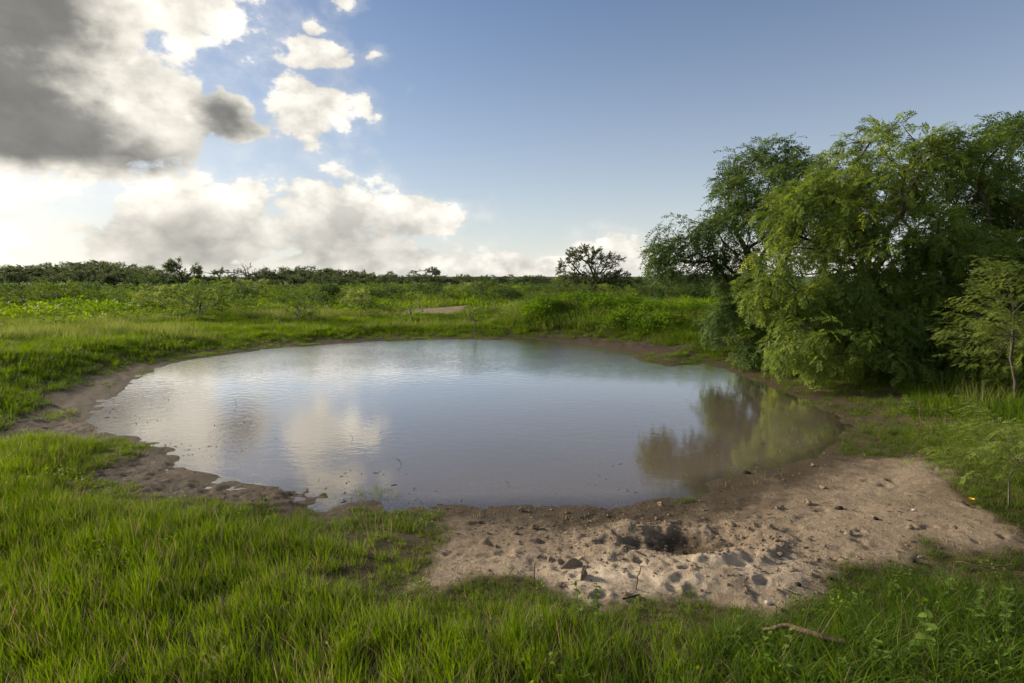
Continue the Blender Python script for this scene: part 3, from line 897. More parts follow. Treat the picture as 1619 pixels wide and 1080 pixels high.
def shrub_px(kind, px, py, hpx, label, group=None, name='shrub', rz=0.0, wide=1.0):
    """a shrub whose foot stands under (px, py) and which is hpx photo pixels tall"""
    p = gp(px, py)
    href = max(v.co.z for v in kind[1].vertices)
    s = hpx / FPX * p.y / href
    o = plant_thing(name, kind[0], kind[1], p, rz, (s * wide, s * wide, s), ('stem', 'foliage'))
    return tag(o, label, 'shrub', group)

shrub_px(KTHIN[1], 750, 527, 52, 'wispy green shrub standing alone on the far shore, mirrored in the pond', rz=.4, wide=.8)
shrub_px(KTHIN[0], 650, 503, 46, 'small spindly tree-like shrub beside the pale sandy patch', rz=1.0, wide=.85)
shrub_px(KINDS[1], 594, 507, 20, 'small round green bush on the far bank left of the sandy patch', rz=1.4)
shrub_px(KTHIN[0], 318, 512, 48, 'spindly shrub with bare lower stems in the grass beyond the left shore', rz=2.0)
shrub_px(KINDS[3], 262, 497, 40, 'bushy yellow-green shrub with dark stems, left of the spindly shrub', rz=.2)
shrub_px(KINDS[5], 243, 473, 50, 'tallest dark shrub of the left scrubland, below the lone round tree', name='shrub', rz=.9)
shrub_px(KINDS[0], 388, 492, 26, 'low green shrub in the pale grass between the pond and the bare dead tree', rz=2.4)
shrub_px(KINDS[2], 112, 482, 38, 'dark thorny shrub near the left edge of the scrubland', rz=.3, wide=1.2)
shrub_px(KINDS[1], 40, 492, 42, 'bright green shrub at the left edge of the picture', rz=1.9, wide=1.2)
shrub_px(KINDS[5], 1040, 492, 32, 'dark rounded bush behind the grassy berm, right of the gnarled oak', rz=.5)
shrub_px(KINDS[1], 985, 487, 34, 'dense green bush at the foot of the gnarled oak', rz=2.7)
shrub_px(KINDS[0], 1430, 655, 38, 'bright yellow-green sprout in the grass right of the pond', name='young_shrub', rz=.4, wide=.7)

for kd, px, py, hp, rz_, lab in ((0, 62, 478, 34, .3, 'rounded green shrub left of the dark thorny shrub'), (5, 152, 476, 36, 1.2, 'dark broad shrub right of the dark thorny shrub'),
        (1, 203, 489, 28, 2.2, 'low bright shrub left of the yellow-green one with dark stems'), (5, 332, 471, 30, .8, 'dark green shrub below the flat-topped tree'),
        (1, 452, 470, 25, 1.7, 'bright broad shrub below the left end of the far tree row'), (2, 522, 475, 25, .1, 'thorny dark shrub below the middle of the far tree row'),
        (0, 566, 472, 22, 2.9, 'small round shrub below the right end of the far tree row'), (3, 712, 474, 24, 1.1, 'pale feathery shrub behind the sandy patch'),
        (5, 802, 479, 27, .6, 'dark shrub right of the wispy far-shore shrub'), (1, 846, 484, 25, 2.0, 'green shrub at the left foot of the grassy berm')):
    shrub_px(KINDS[kd], px, py, hp, lab, rz=rz_, wide=1.15)

srg = np.random.default_rng(77)
placed = []
count = 0
tries = 0
SG = 'shrubs scattered over the scrubland'
while count < 245 and tries < 9000:
    tries += 1
    az = srg.uniform(-46, 30)
    r = 24 * (92 / 24) ** (srg.random() ** .8)
    x, y = r * math.sin(R(az)), r * math.cos(R(az))
    if y < 19: continue
    dens = vnoise(np.array([x / 7]), np.array([y / 9]), 8)[0]
    if r < 36 and srg.random() > (.05 + .45 * (dens > .6)) * (1.0 if x < -5 else .3): continue
    if poly_sd(SANDB, np.array([x]), np.array([y]))[0] < 1.0 or (abs(x + 3.6) < 2.2 and 24 < y < 34): continue
    if r < 27 and az > -12: continue
    if az > 2 and r < 27: continue
    mind = .8 + r * .012
    if any((x - a) ** 2 + (y - b) ** 2 < mind * mind for a, b in placed): continue
    placed.append((x, y))
    z = tz(x, y)
    kinds = KINDS if r < 48 else KFAR
    k = kinds[srg.integers(0, len(kinds))]
    s = srg.uniform(.70, 1.25) * (.95 if r < 60 else .9)
    if dens > .72 and r > 42: s *= 1.3
    u_ = 809.5 + FPX * x / y
    tone = 'dark green' if k in (KINDS[2], KINDS[5], KFAR[2]) else ('feathery pale' if k is KINDS[3] else 'bright green')
    size_ = 'large' if s > 1.1 else ('small' if s < .8 else 'mid-sized')
    where = ('near the left edge of the scrubland' if u_ < 150 else 'below the lone round tree' if u_ < 320 else 'below the bare dead tree' if u_ < 440
             else 'in front of the far tree row' if u_ < 640 else 'below the see-through tree' if u_ < 720 else 'left of the gnarled oak' if u_ < 880
             else 'around the gnarled oak' if u_ < 1010 else 'behind the mesquite trees')
    lab = '%s %s shrub %s, %s' % (size_, tone, where, 'nearer the pond' if r < 34 else 'halfway out' if r < 62 else 'far out by the treeline')
    o = plant_thing('shrub', k[0], k[1], (x, y, z), srg.uniform(0, 6.28), (s * srg.uniform(.95, 1.35), s * srg.uniform(.95, 1.35), s), ('stem', 'foliage'))
    tag(o, lab, 'shrub', SG)
    count += 1
print('SHRUBS', count, time.time() - T0)

# ================================================================== oak and the treeline
OAKS = [spray_simple(np.random.default_rng(180 + i), L=.55, n=15, fl=.17, fw=.09, spread=1.3) for i in range(5)]
def far_tree(seed, w, h, n, mat=FARL, kind='round', nsp=6, sc=1.5, tm=None):
    rg = np.random.default_rng(seed)
    lumps = []
    if kind == 'round':
        for _ in range(8): lumps.append((rg.normal(0, w * .28), rg.normal(0, w * .25), h * rg.uniform(.3, .8), w * rg.uniform(.2, .32), w * rg.uniform(.2, .3), h * rg.uniform(.14, .24)))
    elif kind == 'flat':
        for _ in range(6): lumps.append((rg.normal(0, w * .3), rg.normal(0, w * .25), h * rg.uniform(.72, .88), w * rg.uniform(.16, .26), w * rg.uniform(.16, .26), h * .17))
    root = [(0, 0, -.2), (rg.normal(0, .1), 0, h * .12), (rg.normal(0, .15), 0, h * .22)]
    return make_plant('ftree%d' % seed, rg, root, lumps, n, tm or SIMF, mat, BARK, nspray=nsp, sscale=sc, rtip=.02, rmax=.22, zmin=.5, dz=.1, bf=.3, yellow=0, inner=.5, shell=.3)

oO = at_depth(938, 464, 45); oO.z = tz(oO.x, oO.y)
def ol(px, py, rx, rz): return lump(px, py, 45, rx, rz, rx, tuple(oO))
LO = [ol(925, 406, 1.5, .75), ol(900, 426, 1.1, .8), ol(955, 414, 1.4, .8), ol(975, 438, 1.1, .7), ol(935, 440, 2.2, .6), ol(898, 448, .8, .4), ol(985, 450, .8, .5)]
tO, cO = make_plant('oak', np.random.default_rng(9), [(0, 0, -.2), (-.05, 0, .6), (.1, 0, 1.2), (0, 0, 1.7)], LO, 400, OAKS, OAKL, BARK, nspray=3, sscale=.70, rtip=.012, rmax=.26, zmin=.5, dz=.1, yellow=0, inner=.15, shell=.4)
tag(plant_thing('oak_tree', tO, cO, oO), 'gnarled dark oak with a sparse crown standing alone beyond the pond', 'tree')

FT = [far_tree(401, 6, 5.2, 120), far_tree(402, 7, 5.6, 130), far_tree(403, 5, 4.8, 110), far_tree(404, 8, 5.0, 140), far_tree(405, 5.5, 6.0, 120)]
def tree_px(kind, px, top, depth, label, group=None, rz=0, wide=1.0, name='tree', names=('trunk', 'crown')):
    x = at_depth(px, 437, depth).x
    z = tz(x, depth)
    ztop = at_depth(px, top, depth).z
    href = max(v.co.z for v in (kind[1] or kind[0]).vertices)
    s = (ztop - z) / href
    o = plant_thing(name, kind[0], kind[1], (x, depth, z), rz, (s * wide, s * wide, s), names)
    return tag(o, label, 'tree', group)
TG = 'trees of the far treeline'
tl = 'dark tree in the unbroken treeline on the horizon'
trg = np.random.default_rng(31)
prof = [(-120, 424), (0, 424), (40, 421), (80, 415), (150, 414), (205, 411), (235, 421), (262, 430), (320, 436), (360, 437), (400, 432), (430, 424), (470, 421), (520, 424), (580, 428), (640, 432), (700, 434), (760, 435), (830, 436), (900, 434), (1000, 436), (1100, 432), (1200, 430), (1300, 430), (1700, 425)]
def ptop(px): return float(np.interp(px, [a for a, b in prof], [b for a, b in prof]))
for row, (dep, step) in enumerate(((118, 17), (132, 19), (98, 40))):
    px = -110
    while px < 1120:
        px += step * trg.uniform(.6, 1.4)
        if row == 2 and not (px < 240 or 410 < px < 620): continue
        top = ptop(px) + trg.uniform(-3, 5) + (8 if row == 2 else 0)
        if top > 441: top = 441
        sec = ('at the left border' if px < 60 else 'in the left hump' if px < 250 else 'by the bare dead tree' if px < 410
               else 'right of the dead tree' if px < 640 else 'left of the oak' if px < 900 else 'behind the oak and the mesquites')
        tl = 'tree, %s of treeline, %s' % (('front row', 'back row', 'near edge')[row], sec)
        wide_ = trg.uniform(.95, 1.5)
        hw = ('low' if top > ptop(px) + 2 else 'tall' if top < ptop(px) - 1 else 'middling') if row < 2 else 'short'
        tl = '%s %s %s' % (hw, 'broad' if wide_ > 1.25 else 'narrow', tl)
        tree_px(FT[trg.integers(0, 5)], px, top, dep + trg.uniform(-7, 7), tl, TG, trg.uniform(0, 6.28), wide_)
FTL = far_tree(411, 5.5, 6.0, 150, kind='round')
FTF = far_tree(412, 6.5, 5.0, 90, kind='flat', sc=1.1)
tree_px(FTL, 287, 405, 100, 'lone round-crowned dark tree standing above the left treeline', wide=.9)
tree_px(FTF, 350, 420, 104, 'small flat-topped tree left of the bare dead tree', wide=.95)
tree_px(far_tree(413, 7.5, 6, 150, kind='flat', sc=1.3), 678, 420, 104, 'spreading tree with a see-through crown at the end of the far tree row', wide=1.0)
tree_px(far_tree(414, 5, 5, 80, kind='flat', sc=1.0), 765, 436, 104, 'small sparse tree on the horizon right of the see-through tree', wide=1.0)
for px, top, dep, lab in ((880, 434, 70, 'low dark tree just left of the gnarled oak'), (1030, 428, 62, 'grey-green brushy tree right of the gnarled oak'), (1065, 426, 66, 'brushy tree under the tip of the long mesquite limb'), (1110, 440, 40, 'rounded green tree below the long mesquite limb')):
    tree_px(FT[trg.integers(0, 5)], px, top, dep, lab, None, trg.uniform(0, 6), 1.25)
# bare dead tree
drg = np.random.default_rng(3)
dl = [(drg.normal(0, .8), drg.normal(0, .8), 3.0 + drg.normal(0, .5), 1.3, 1.2, 2.0) for _ in range(5)]
Td = ellipsoid_points(drg, dl, 110, .3); Td = Td[Td[:, 2] > 1.2]
nd, pr = grow([(0, 0, -.2), (.1, 0, .7), (0, 0, 1.4)], Td, .35)
Vd, Qd, _, _ = limbs(nd, pr, .030, .42, .25, drg)
dead_me = np_mesh('dead_tree', Vd, Qd, None, [BARKG])
x = at_depth(392, 437, 103).x; z = tz(x, 103)
dead = link('dead_tree', dead_me, None, (x, 103, z))
s = (at_depth(392, 416, 103).z - z) / max(v.co.z for v in dead_me.vertices); dead.scale = (s, s, s)
tag(dead, 'bare dead tree with leafless grey branches on the horizon', 'tree')
print('FAR', time.time() - T0)

# ================================================================== grass and low plants (uncountable: geometry-node stuff)
def blade(V, Q, Tr, rg, base, h, w, bend, az, seg=3):
    d = np.array([math.cos(az), math.sin(az), 0]); s = np.array([-math.sin(az), math.cos(az), 0])
    tw = rg.uniform(-.8, .8); s = s * math.cos(tw) + d * math.sin(tw)
    p = np.array(base, float); ang = rg.uniform(0, .25); b0 = len(V)
    for i in range(seg + 1):
        f = i / seg
        ww = w * (1 - f ** 1.6) * .5
        if i < seg: V += [p - s * ww, p + s * ww]
        else: V.append(p.copy())
        ang += bend / seg
        p = p + h / seg * (d * math.sin(ang) + np.array([0, 0, math.cos(ang)]))
    for i in range(seg - 1):
        q = b0 + 2 * i
        Q.append([q, q + 1, q + 3, q + 2])
    q = b0 + 2 * (seg - 1)
    Tr.append([q, q + 1, q + 2])

TUFTS = bpy.data.collections.new('tuft_pieces')       # template pieces, not linked to the scene
NT_ = [0]
def tuft(mat, seed, n, rad, h, w, bend=(.2, .9), hv=.5, mats2=None, frac2=0.0, seeds=False):
    rg = np.random.default_rng(seed)
    V, Q, Tr, mq, mt = [], [], [], [], []
    for i in range(n):
        r = rad * math.sqrt(rg.random()); a = rg.uniform(0, 6.283)
        nq, ntr = len(Q), len(Tr)
        hh = h * rg.uniform(1 - hv, 1 + hv * .3)
        blade(V, Q, Tr, rg, (r * math.cos(a), r * math.sin(a), -.02), hh, w * rg.uniform(.7, 1.3), rg.uniform(*bend), a + rg.normal(0, .9))
        m = 1 if (mats2 is not None and rg.random() < frac2) else 0
        mq += [m] * (len(Q) - nq); mt += [m] * (len(Tr) - ntr)
    me = np_mesh('tuft', V, Q, Tr, [mat] + ([mats2] if mats2 is not None else []), True, mq + mt)
    o = bpy.data.objects.new('tuft_%02d' % NT_[0], me); TUFTS.objects.link(o); NT_[0] += 1
    return NT_[0] - 1

def leafy(mat, seed, n, rad, h, fl, fw):
    rg = np.random.default_rng(seed)
    V, Q = [], []
    for i in range(n):
        f = rg.random() ** .7; a = rg.uniform(0, 6.283); r = rad * math.sqrt(rg.random()) * (1.1 - .5 * f)
        p = np.array([r * math.cos(a), r * math.sin(a), h * f])
        d = np.array([math.cos(a) + rg.normal(0, .5), math.sin(a) + rg.normal(0, .5), rg.normal(.25, .5)]); d /= np.linalg.norm(d)
        sd_ = np.cross(d, rg.normal(0, .6, 3) + np.array([0, 0, 1])); sd_ /= np.linalg.norm(sd_)
        b = len(V); V += leaf_quad(p, d, sd_, fl * rg.uniform(.7, 1.3), fw); Q.append([b, b + 1, b + 2, b + 3])
    me = np_mesh('leafy', V, Q, None, [mat], False)
    o = bpy.data.objects.new('tuft_%02d' % NT_[0], me); TUFTS.objects.link(o); NT_[0] += 1
    return NT_[0] - 1

K_TALL = [tuft(GRASS, 500 + i, 17, .055, .20, .0056, (.1, .75), .5, STRAW, .10) for i in range(5)]
K_SHORT = [tuft(GRASS, 510 + i, 18, .06, .11, .0055, (.3, 1.3), .5, STRAW, .14) for i in range(3)]
K_TANG = [tuft(GRASS, 520 + i, 15, .08, .24, .0060, (.9, 2.1), .5, STRAW, .14) for i in range(3)]
K_MID = [tuft(GRASS, 530 + i, 64, .22, .20, .0095, (.2, 1.0), .5, STRAW, .05) for i in range(3)]
K_MIDS = [tuft(GRASS, 540 + i, 64, .22, .09, .009, (.3, 1.2), .5, STRAW, .12) for i in range(2)]
K_FAR = [tuft(GRASS, 550 + i, 50, .6, .34, .04, (.2, 1.0), .5) for i in range(3)]
K_SEED = [tuft(SEEDY, 560 + i, 46, .32, .42, .010, (.2, .8), .4, GRASS, .4) for i in range(2)]
K_DRY = [tuft(STRAW, 570 + i, 10, .05, .07, .004, (.4, 1.6), .5, GRASS, .25) for i in range(2)]
K_STALK = [tuft(STRAW, 575 + i, 5, .06, .34, .0035, (.15, .7), .4, GRASS, .3) for i in range(2)]
K_WEED = [leafy(WEEDL, 580 + i, 70, .26, .55, .085, .040) for i in range(3)]
K_COVER = [leafy(WEEDL, 590 + i, 90, .7, .5, .15, .075) for i in range(3)]
K_LOW = [leafy(WEEDL, 600 + i, 26, .08, .09, .022, .012) for i in range(2)]

PTS = {k: [] for k in ('grass', 'weeds', 'cover')}
def emit(key, x, y, z, kinds, scale, tint, rg, tilt=.12):
    n = len(x)
    if n == 0: return
    PTS[key].append(np.stack([x, y, z, np.array(kinds)[rg.integers(0, len(kinds), n)].astype(float), scale, tint, rg.uniform(0, 6.283, n),
                              rg.normal(0, tilt, n), rg.normal(0, tilt, n)], 1))

def polar(rg, r0, r1, dens, az0=-58, az1=58):
    area = (r1 * r1 - r0 * r0) / 2 * R(az1 - az0)
    n = int(area * dens)
    r = np.sqrt(rg.uniform(r0 * r0, r1 * r1, n)); a = np.radians(rg.uniform(az0, az1, n))
    return r * np.sin(a), r * np.cos(a), r

gr = np.random.default_rng(2024)
TANGP = [ghit(*p) for p in [(1080, 975), (1250, 965), (1350, 905), (1500, 885), (1800, 860), (1800, 1200), (1150, 1200), (1120, 1040)]]
THIN = [ghit(*p) for p in [(1330, 600), (1420, 610), (1480, 650), (1520, 720), (1420, 725), (1330, 715), (1345, 680), (1325, 655), (1230, 615), (1190, 595)]]

def tint_of(x, y, rg, lo=.1, hi=.8):
    t = .45 + .7 * fbm(x / 1.1, y / 1.1, 3, 101) + .45 * fbm(x / 5, y / 5, 2, 111)
    return np.clip(lo + (hi - lo) * t + rg.normal(0, .13, len(x)), 0, .95)

# --- near zone
x, y, r = polar(gr, 1.5, 9.5, 340)
h, sd, sand, mud, sandb = terrain(x, y, True)
cov = fbm(x / .55, y / .55, 3, 121) + .35 * fbm(x / 2.1, y / 2.1, 2, 131)
thin = 1 - smoothstep(-.3, .3, poly_sd(THIN, x, y))
p_ = (1 - smoothstep(.10, .55, sand + .25 * cov)) * (1 - smoothstep(.25, .75, mud)) * (sd > .10) * (.30 + .70 * smoothstep(-.60, -.05, cov + .22)) * (1 - .2 * thin)
ok = gr.random(len(x)) < p_
x, y, h, sd, sand, r, cov, thin = (a[ok] for a in (x, y, h, sd, sand, r, cov, thin))
tang = poly_sd(TANGP, x, y) < 0.1 * fbm(x / .3, y / .3, 2, 3)
ssd = poly_sd(SAND, x, y)
hs = smoothstep(.05, 1.0, sd) * smoothstep(.05, .7, ssd) * smoothstep(.0, .9, poly_sd(MUDN, x, y)) * (1 - .35 * thin)
sc = (.50 + .55 * hs) * (.85 + .35 * np.clip(cov, -1, 1)) * gr.uniform(.75, 1.25, len(x))
ti = tint_of(x, y, gr) + .10 * hs - .05
short = (gr.random(len(x)) > .15 + .95 * hs)
a = ~tang & ~short
emit('grass', x[a], y[a], h[a], K_TALL, sc[a], np.clip(ti[a], 0, .95), gr)
a = ~tang & short
for rep in range(2):
    emit('grass', x[a] + gr.normal(0, .03, a.sum()), y[a] + gr.normal(0, .03, a.sum()), h[a], K_SHORT, np.maximum(sc[a] * 1.2, .55), np.clip(ti[a] - .1, 0, .9), gr)
a = tang
for rep in range(2):
    xa = x[a] + gr.normal(0, .03, a.sum()); ya = y[a] + gr.normal(0, .03, a.sum())
    emit('grass', xa, ya, h[a], K_TANG, sc[a] * 1.05, np.clip(ti[a] - .28, 0, .7), gr, .25)
a = (gr.random(len(x)) < .030) & (hs > .4)
emit('grass', x[a], y[a], h[a], K_STALK, gr.uniform(.7, 1.2, a.sum()), gr.random(a.sum()), gr, .2)
# low broad-leaved weeds between the blades
a = gr.random(len(x)) < np.where(tang, .035, .015)
emit('weeds', x[a], y[a], h[a], K_LOW, gr.uniform(.7, 1.6, a.sum()), np.clip(gr.normal(.4, .2, a.sum()), 0, .9), gr)
# dry stubble over the sandy bank
x, y, r = polar(gr, 3.0, 9.5, 120, -20, 50)
h, sd, sand, mud, sandb = terrain(x, y, True)
dn = fbm(x / .8, y / .8, 3, 141)
edge = smoothstep(.1, .5, sand) * (1 - smoothstep(.55, .98, sand)) + .5 * (1 - smoothstep(.15, .6, sd)) * (sand > .3)
ok = (sand > .1) & (sd > .04) & (gr.random(len(x)) < (.05 + .6 * edge) * smoothstep(-.5, .3, dn))
emit('grass', x[ok], y[ok], h[ok], K_DRY, gr.uniform(.4, 1.2, ok.sum()), gr.random(ok.sum()), gr, .3)

# --- grassy tussocks on the poached mud at the left
x, y, r = polar(gr, 6.0, 16, 130, -50, -15)
h, sd, sand, mud, sandb = terrain(x, y, True)
ok = (mud > .4) & (sd > .05) & (gr.random(len(x)) < smoothstep(.2, .55, fbm(x / .7, y / .7, 3, 145)) * (poly_sd(MUDN, x, y) > .1))
emit('grass', x[ok], y[ok], h[ok], K_SHORT, gr.uniform(.5, 1.1, ok.sum()), np.clip(gr.normal(.3, .2, ok.sum()), 0, .9), gr, .2)

# --- middle zone
x, y, r = polar(gr, 9.5, 30, 42)
h, sd, sand, mud, sandb = terrain(x, y, True)
cov = fbm(x / .9, y / .9, 3, 151)
thin = 1 - smoothstep(-.3, .3, poly_sd(THIN, x, y))
ok = gr.random(len(x)) < (1 - smoothstep(.2, .6, sand)) * (1 - smoothstep(.3, .8, mud)) * (sd > .12) * (1 - sandb) * smoothstep(-.9, -.2, cov) * (1 - .1 * thin)
x, y, h, sd, r, cov, thin = (a[ok] for a in (x, y, h, sd, r, cov, thin))
hs = smoothstep(.2, 2.2, sd) * (1 - .5 * thin)
sc = (.55 + .65 * hs) * (.85 + .3 * cov) * gr.uniform(.75, 1.25, len(x))
ti = tint_of(x, y, gr)
pale = fbm(x / 3.5, y / 1.6, 3, 161) + .5 * smoothstep(2.5, 7, sd) - .30
seedm = (gr.random(len(x)) < smoothstep(-.15, .4, pale) * .75) & (sd > 2)
short = gr.random(len(x)) > .1 + hs
a = ~seedm & ~short
emit('grass', x[a], y[a], h[a], K_MID, sc[a], np.clip(ti[a] - .12, 0, 1), gr)
a = ~seedm & short
emit('grass', x[a], y[a], h[a], K_MIDS, sc[a] * 1.1, np.clip(ti[a] - .08, 0, 1), gr)
emit('grass', x[seedm], y[seedm], h[seedm], K_SEED, sc[seedm] * .9, gr.random(seedm.sum()), gr)

# --- far zone
x, y, r = polar(gr, 30, 100, 3.0, -50, 50)
h, sd, sand, mud, sandb = terrain(x, y, True)
ok = gr.random(len(x)) > sandb * 1.5
x, y, r, h = x[ok], y[ok], r[ok], h[ok]
pale = fbm(x / 9, y / 6, 3, 171)
seedm = gr.random(len(x)) < smoothstep(-.2, .4, pale) * .7
a = ~seedm
emit('grass', x[a], y[a], h[a], K_FAR, gr.uniform(.7, 1.3, a.sum()), tint_of(x[a], y[a], gr), gr)
emit('grass', x[seedm], y[seedm], h[seedm], K_SEED, gr.uniform(.9, 1.4, seedm.sum()), gr.random(seedm.sum()), gr)

# --- leafy ground cover of the scrubland
x, y, r = polar(gr, 24, 100, 1.6, -50, 45)
h = terrain(x, y)
cv = fbm(x / 8, y / 8, 3, 181)
ok = (poly_sd(SANDB, x, y) > .6) & (gr.random(len(x)) < smoothstep(-.15, .35, cv + .45 * smoothstep(28, 60, r) - .2))
emit('cover', x[ok], y[ok], h[ok], K_COVER, gr.uniform(.55, 1.15, ok.sum()), np.clip(tint_of(x[ok], y[ok], gr, .1, .9), 0, 1), gr)

# --- tall leafy weeds on the berm right of the far shore
n = 5200
x = gr.uniform(-.5, 12, n); y = gr.uniform(16, 27, n)
h, sd, sand, mud, sandb = terrain(x, y, True)
bm = np.zeros(n)
for bx, by, s, a in BERM: bm = np.maximum(bm, np.exp(-((x - bx) ** 2 + (y - by) ** 2) / (2 * s * s) * 1.1))
ok = (gr.random(n) < smoothstep(.22, .55, bm)) & (mud < .4) & (sd > .8)
emit('weeds', x[ok], y[ok], h[ok], K_WEED, gr.uniform(.5, 1.0, ok.sum()) * (.95 + .75 * fbm(x[ok] / 1.1, y[ok] / 1.1, 3, 205)), np.clip(.25 + .5 * smoothstep(4, 7, x[ok]) + gr.normal(0, .18, ok.sum()), 0, .95), gr)
ok = (gr.random(n) < .5 * smoothstep(.2, .5, bm) * (1 - smoothstep(2.8, 4.5, x))) & (sd > 1.2)
emit('grass', x[ok], y[ok], h[ok], K_SEED, gr.uniform(.6, 1.2, ok.sum()), gr.random(ok.sum()) * .7, gr)

# --- sedge in the shallows and on the small islet
for (px, py, sx_, sy_, n, kk, s0) in ((583, 783, .16, .10, 60, K_SHORT, .9), (1180, 738, .9, .16, 110, K_SHORT, .7), (1270, 712, .5, .2, 120, K_SHORT, .8), (470, 757, .25, .12, 30, K_SHORT, .5), (250, 700, .5, .12, 40, K_SHORT, .5), (1320, 690, .2, .35, 130, K_SHORT, 1.0), (1060, 772, .35, .10, 40, K_SHORT, .6), (215, 648, .4, .1, 30, K_SHORT, .6)):
    cx, cy = flat_hit(px, py, 0)
    x = cx + gr.normal(0, sx_, n); y = cy + gr.normal(0, sy_, n)
    emit('grass', x, y, np.full(n, -.03), kk, s0 * gr.uniform(.5, 1.2, n), np.clip(gr.normal(.25, .2, n), 0, .7), gr, .2)

def scatter_object(name, arr, label, cat):
    arr = np.concatenate(arr)
    me = bpy.data.meshes.new(name)
    me.vertices.add(len(arr)); me.vertices.foreach_set('co', arr[:, :3].astype(np.float32).ravel())
    a = me.attributes.new('vidx', 'INT', 'POINT'); a.data.foreach_set('value', arr[:, 3].astype(np.int32))
    fattr(me, 'scl', arr[:, 4]); fattr(me, 'tint', arr[:, 5])
    a = me.attributes.new('rot', 'FLOAT_VECTOR', 'POINT')
    a.data.foreach_set('vector', np.stack([arr[:, 7], arr[:, 8], arr[:, 6]], 1).astype(np.float32).ravel())
    o = link(name, me)
    ng = bpy.data.node_groups.new(name + '_scatter', 'GeometryNodeTree')
    ng.interface.new_socket('Geometry', in_out='INPUT', socket_type='NodeSocketGeometry')
    ng.interface.new_socket('Geometry', in_out='OUTPUT', socket_type='NodeSocketGeometry')
    N, L = ng.nodes, ng.links
    gi, go = N.new('NodeGroupInput'), N.new('NodeGroupOutput')
    ci = N.new('GeometryNodeCollectionInfo'); ci.inputs['Collection'].default_value = TUFTS
    ci.inputs['Separate Children'].default_value = True; ci.inputs['Reset Children'].default_value = True
    io = N.new('GeometryNodeInstanceOnPoints'); io.inputs['Pick Instance'].default_value = True
    def na(nm, ty):
        q = N.new('GeometryNodeInputNamedAttribute'); q.data_type = ty; q.inputs['Name'].default_value = nm
        return q.outputs[0]
    er = N.new('FunctionNodeEulerToRotation')
    L.new(na('rot', 'FLOAT_VECTOR'), er.inputs[0])
    L.new(gi.outputs[0], io.inputs['Points']); L.new(ci.outputs[0], io.inputs['Instance'])
    L.new(na('vidx', 'INT'), io.inputs['Instance Index']); L.new(er.outputs[0], io.inputs['Rotation'])
    L.new(na('scl', 'FLOAT'), io.inputs['Scale']); L.new(io.outputs[0], go.inputs[0])
    md = o.modifiers.new('scatter', 'NODES'); md.node_group = ng
    print(name, len(arr))
    return tag(o, label, cat, None, 'stuff')

scatter_object('grass', PTS['grass'], 'bright green grass with dry blades all round the pond', 'grass')
scatter_object('leafy_weeds', PTS['weeds'], 'dense leafy weeds over the berm behind the pond and between the grass', 'weeds')
scatter_object('ground_cover', PTS['cover'], 'low green brush covering the scrubland between the shrubs', 'ground cover')
print('GRASS', time.time() - T0)

# ================================================================== small things
def on(px, py):
    return gp(px, py)

def lumpy(seed, sub=2, rough=.35, flat=.7):
    import bmesh
    bm = bmesh.new(); bmesh.ops.create_icosphere(bm, subdivisions=sub, radius=1)
    rg = np.random.default_rng(seed)
    off = rg.uniform(0, 50, 3)
    for v in bm.verts:
        c = v.co
        n = float(fbm(np.array([c.x * 1.7 + c.z + off[0]]), np.array([c.y * 1.7 - c.z * .8 + off[1]]), 3, seed)[0])
        v.co = c * (1 + rough * n * 1.6); v.co.z *= flat
    me = bpy.data.meshes.new('lump%d' % seed); bm.to_mesh(me); bm.free()
    return me

def earth_material(name, c1, c2):
    k = NT(name); p = k.pos(); n = k.noise(45, 5, .7, p)
    return k.done(k.bsdf(k.mix(n, c1, c2), .95, .15, k.bump(n, .9, .01)))
CLODM = earth_material('clod_earth', (0.10, 0.075, 0.052, 1), (0.27, 0.21, 0.15, 1))
DUNGM = earth_material('dark_clod', (0.012, 0.010, 0.008, 1), (0.045, 0.036, 0.026, 1))
PEBM = earth_material('pale_pebble', (0.33, 0.29, 0.24, 1), (0.50, 0.46, 0.40, 1))
CLODS = [lumpy(700 + i, 2, .75) for i in range(5)]
for m_ in CLODS: m_.materials.append(CLODM)
erg = np.random.default_rng(55)
def put(name, me, px, py, s, label, cat, group=None, sink=.45, mat=None):
    p = on(px, py)
    o = link(name, me, None, p + Vector((0, 0, s * (.7 - sink))), (erg.normal(0, .2), erg.normal(0, .2), erg.uniform(0, 6.28)), (s * erg.uniform(.8, 1.3), s * erg.uniform(.8, 1.3), s))
    return tag(o, label, cat, group)
n_ = 0
while n_ < 36:
    px, py = 1060 + erg.normal(0, 150), 858 + erg.normal(0, 42)
    hx, hy = flat_hit(px, py, .2)
    if poly_sd(SAND, np.array([hx]), np.array([hy]))[0] > -.12 or ((px - 1080) / 70) ** 2 + ((py - 855) / 25) ** 2 < 1: continue
    side = 'left of' if px < 990 else 'right of' if px > 1170 else 'behind' if py < 850 else 'in front of'
    cs = erg.uniform(.012, .034)
    put('earth_clod', CLODS[n_ % 5], px, py, cs, '%s crumbly clod of earth %s the dug pit, %s' % ('big' if cs > .027 else 'small' if cs < .019 else 'middling', side, 'towards the water' if py < 835 else 'towards the grass' if py > 885 else 'level with it'), 'clod', 'clods of earth round the dug pit')
    n_ += 1
dung = lumpy(720, 2, .25, .7); dung.materials.append(DUNGM)
put('earth_clod', dung, 1180, 749, .040, 'black clod with dry twigs lying at the water edge of the sandy bank', 'clod')
put('earth_clod', dung, 1327, 803, .034, 'dark rounded clod alone in the middle of the sandy bank', 'clod')
put('earth_clod', dung, 1385, 821, .022, 'dark flat clod right of the rounded one on the sand', 'clod')
put('earth_clod', dung, 1445, 884, .022, 'dark clod at the grassy lower edge of the sandy bank', 'clod')
put('earth_clod', dung, 1312, 912, .020, 'small dark clod in front of the tangled grass', 'clod')
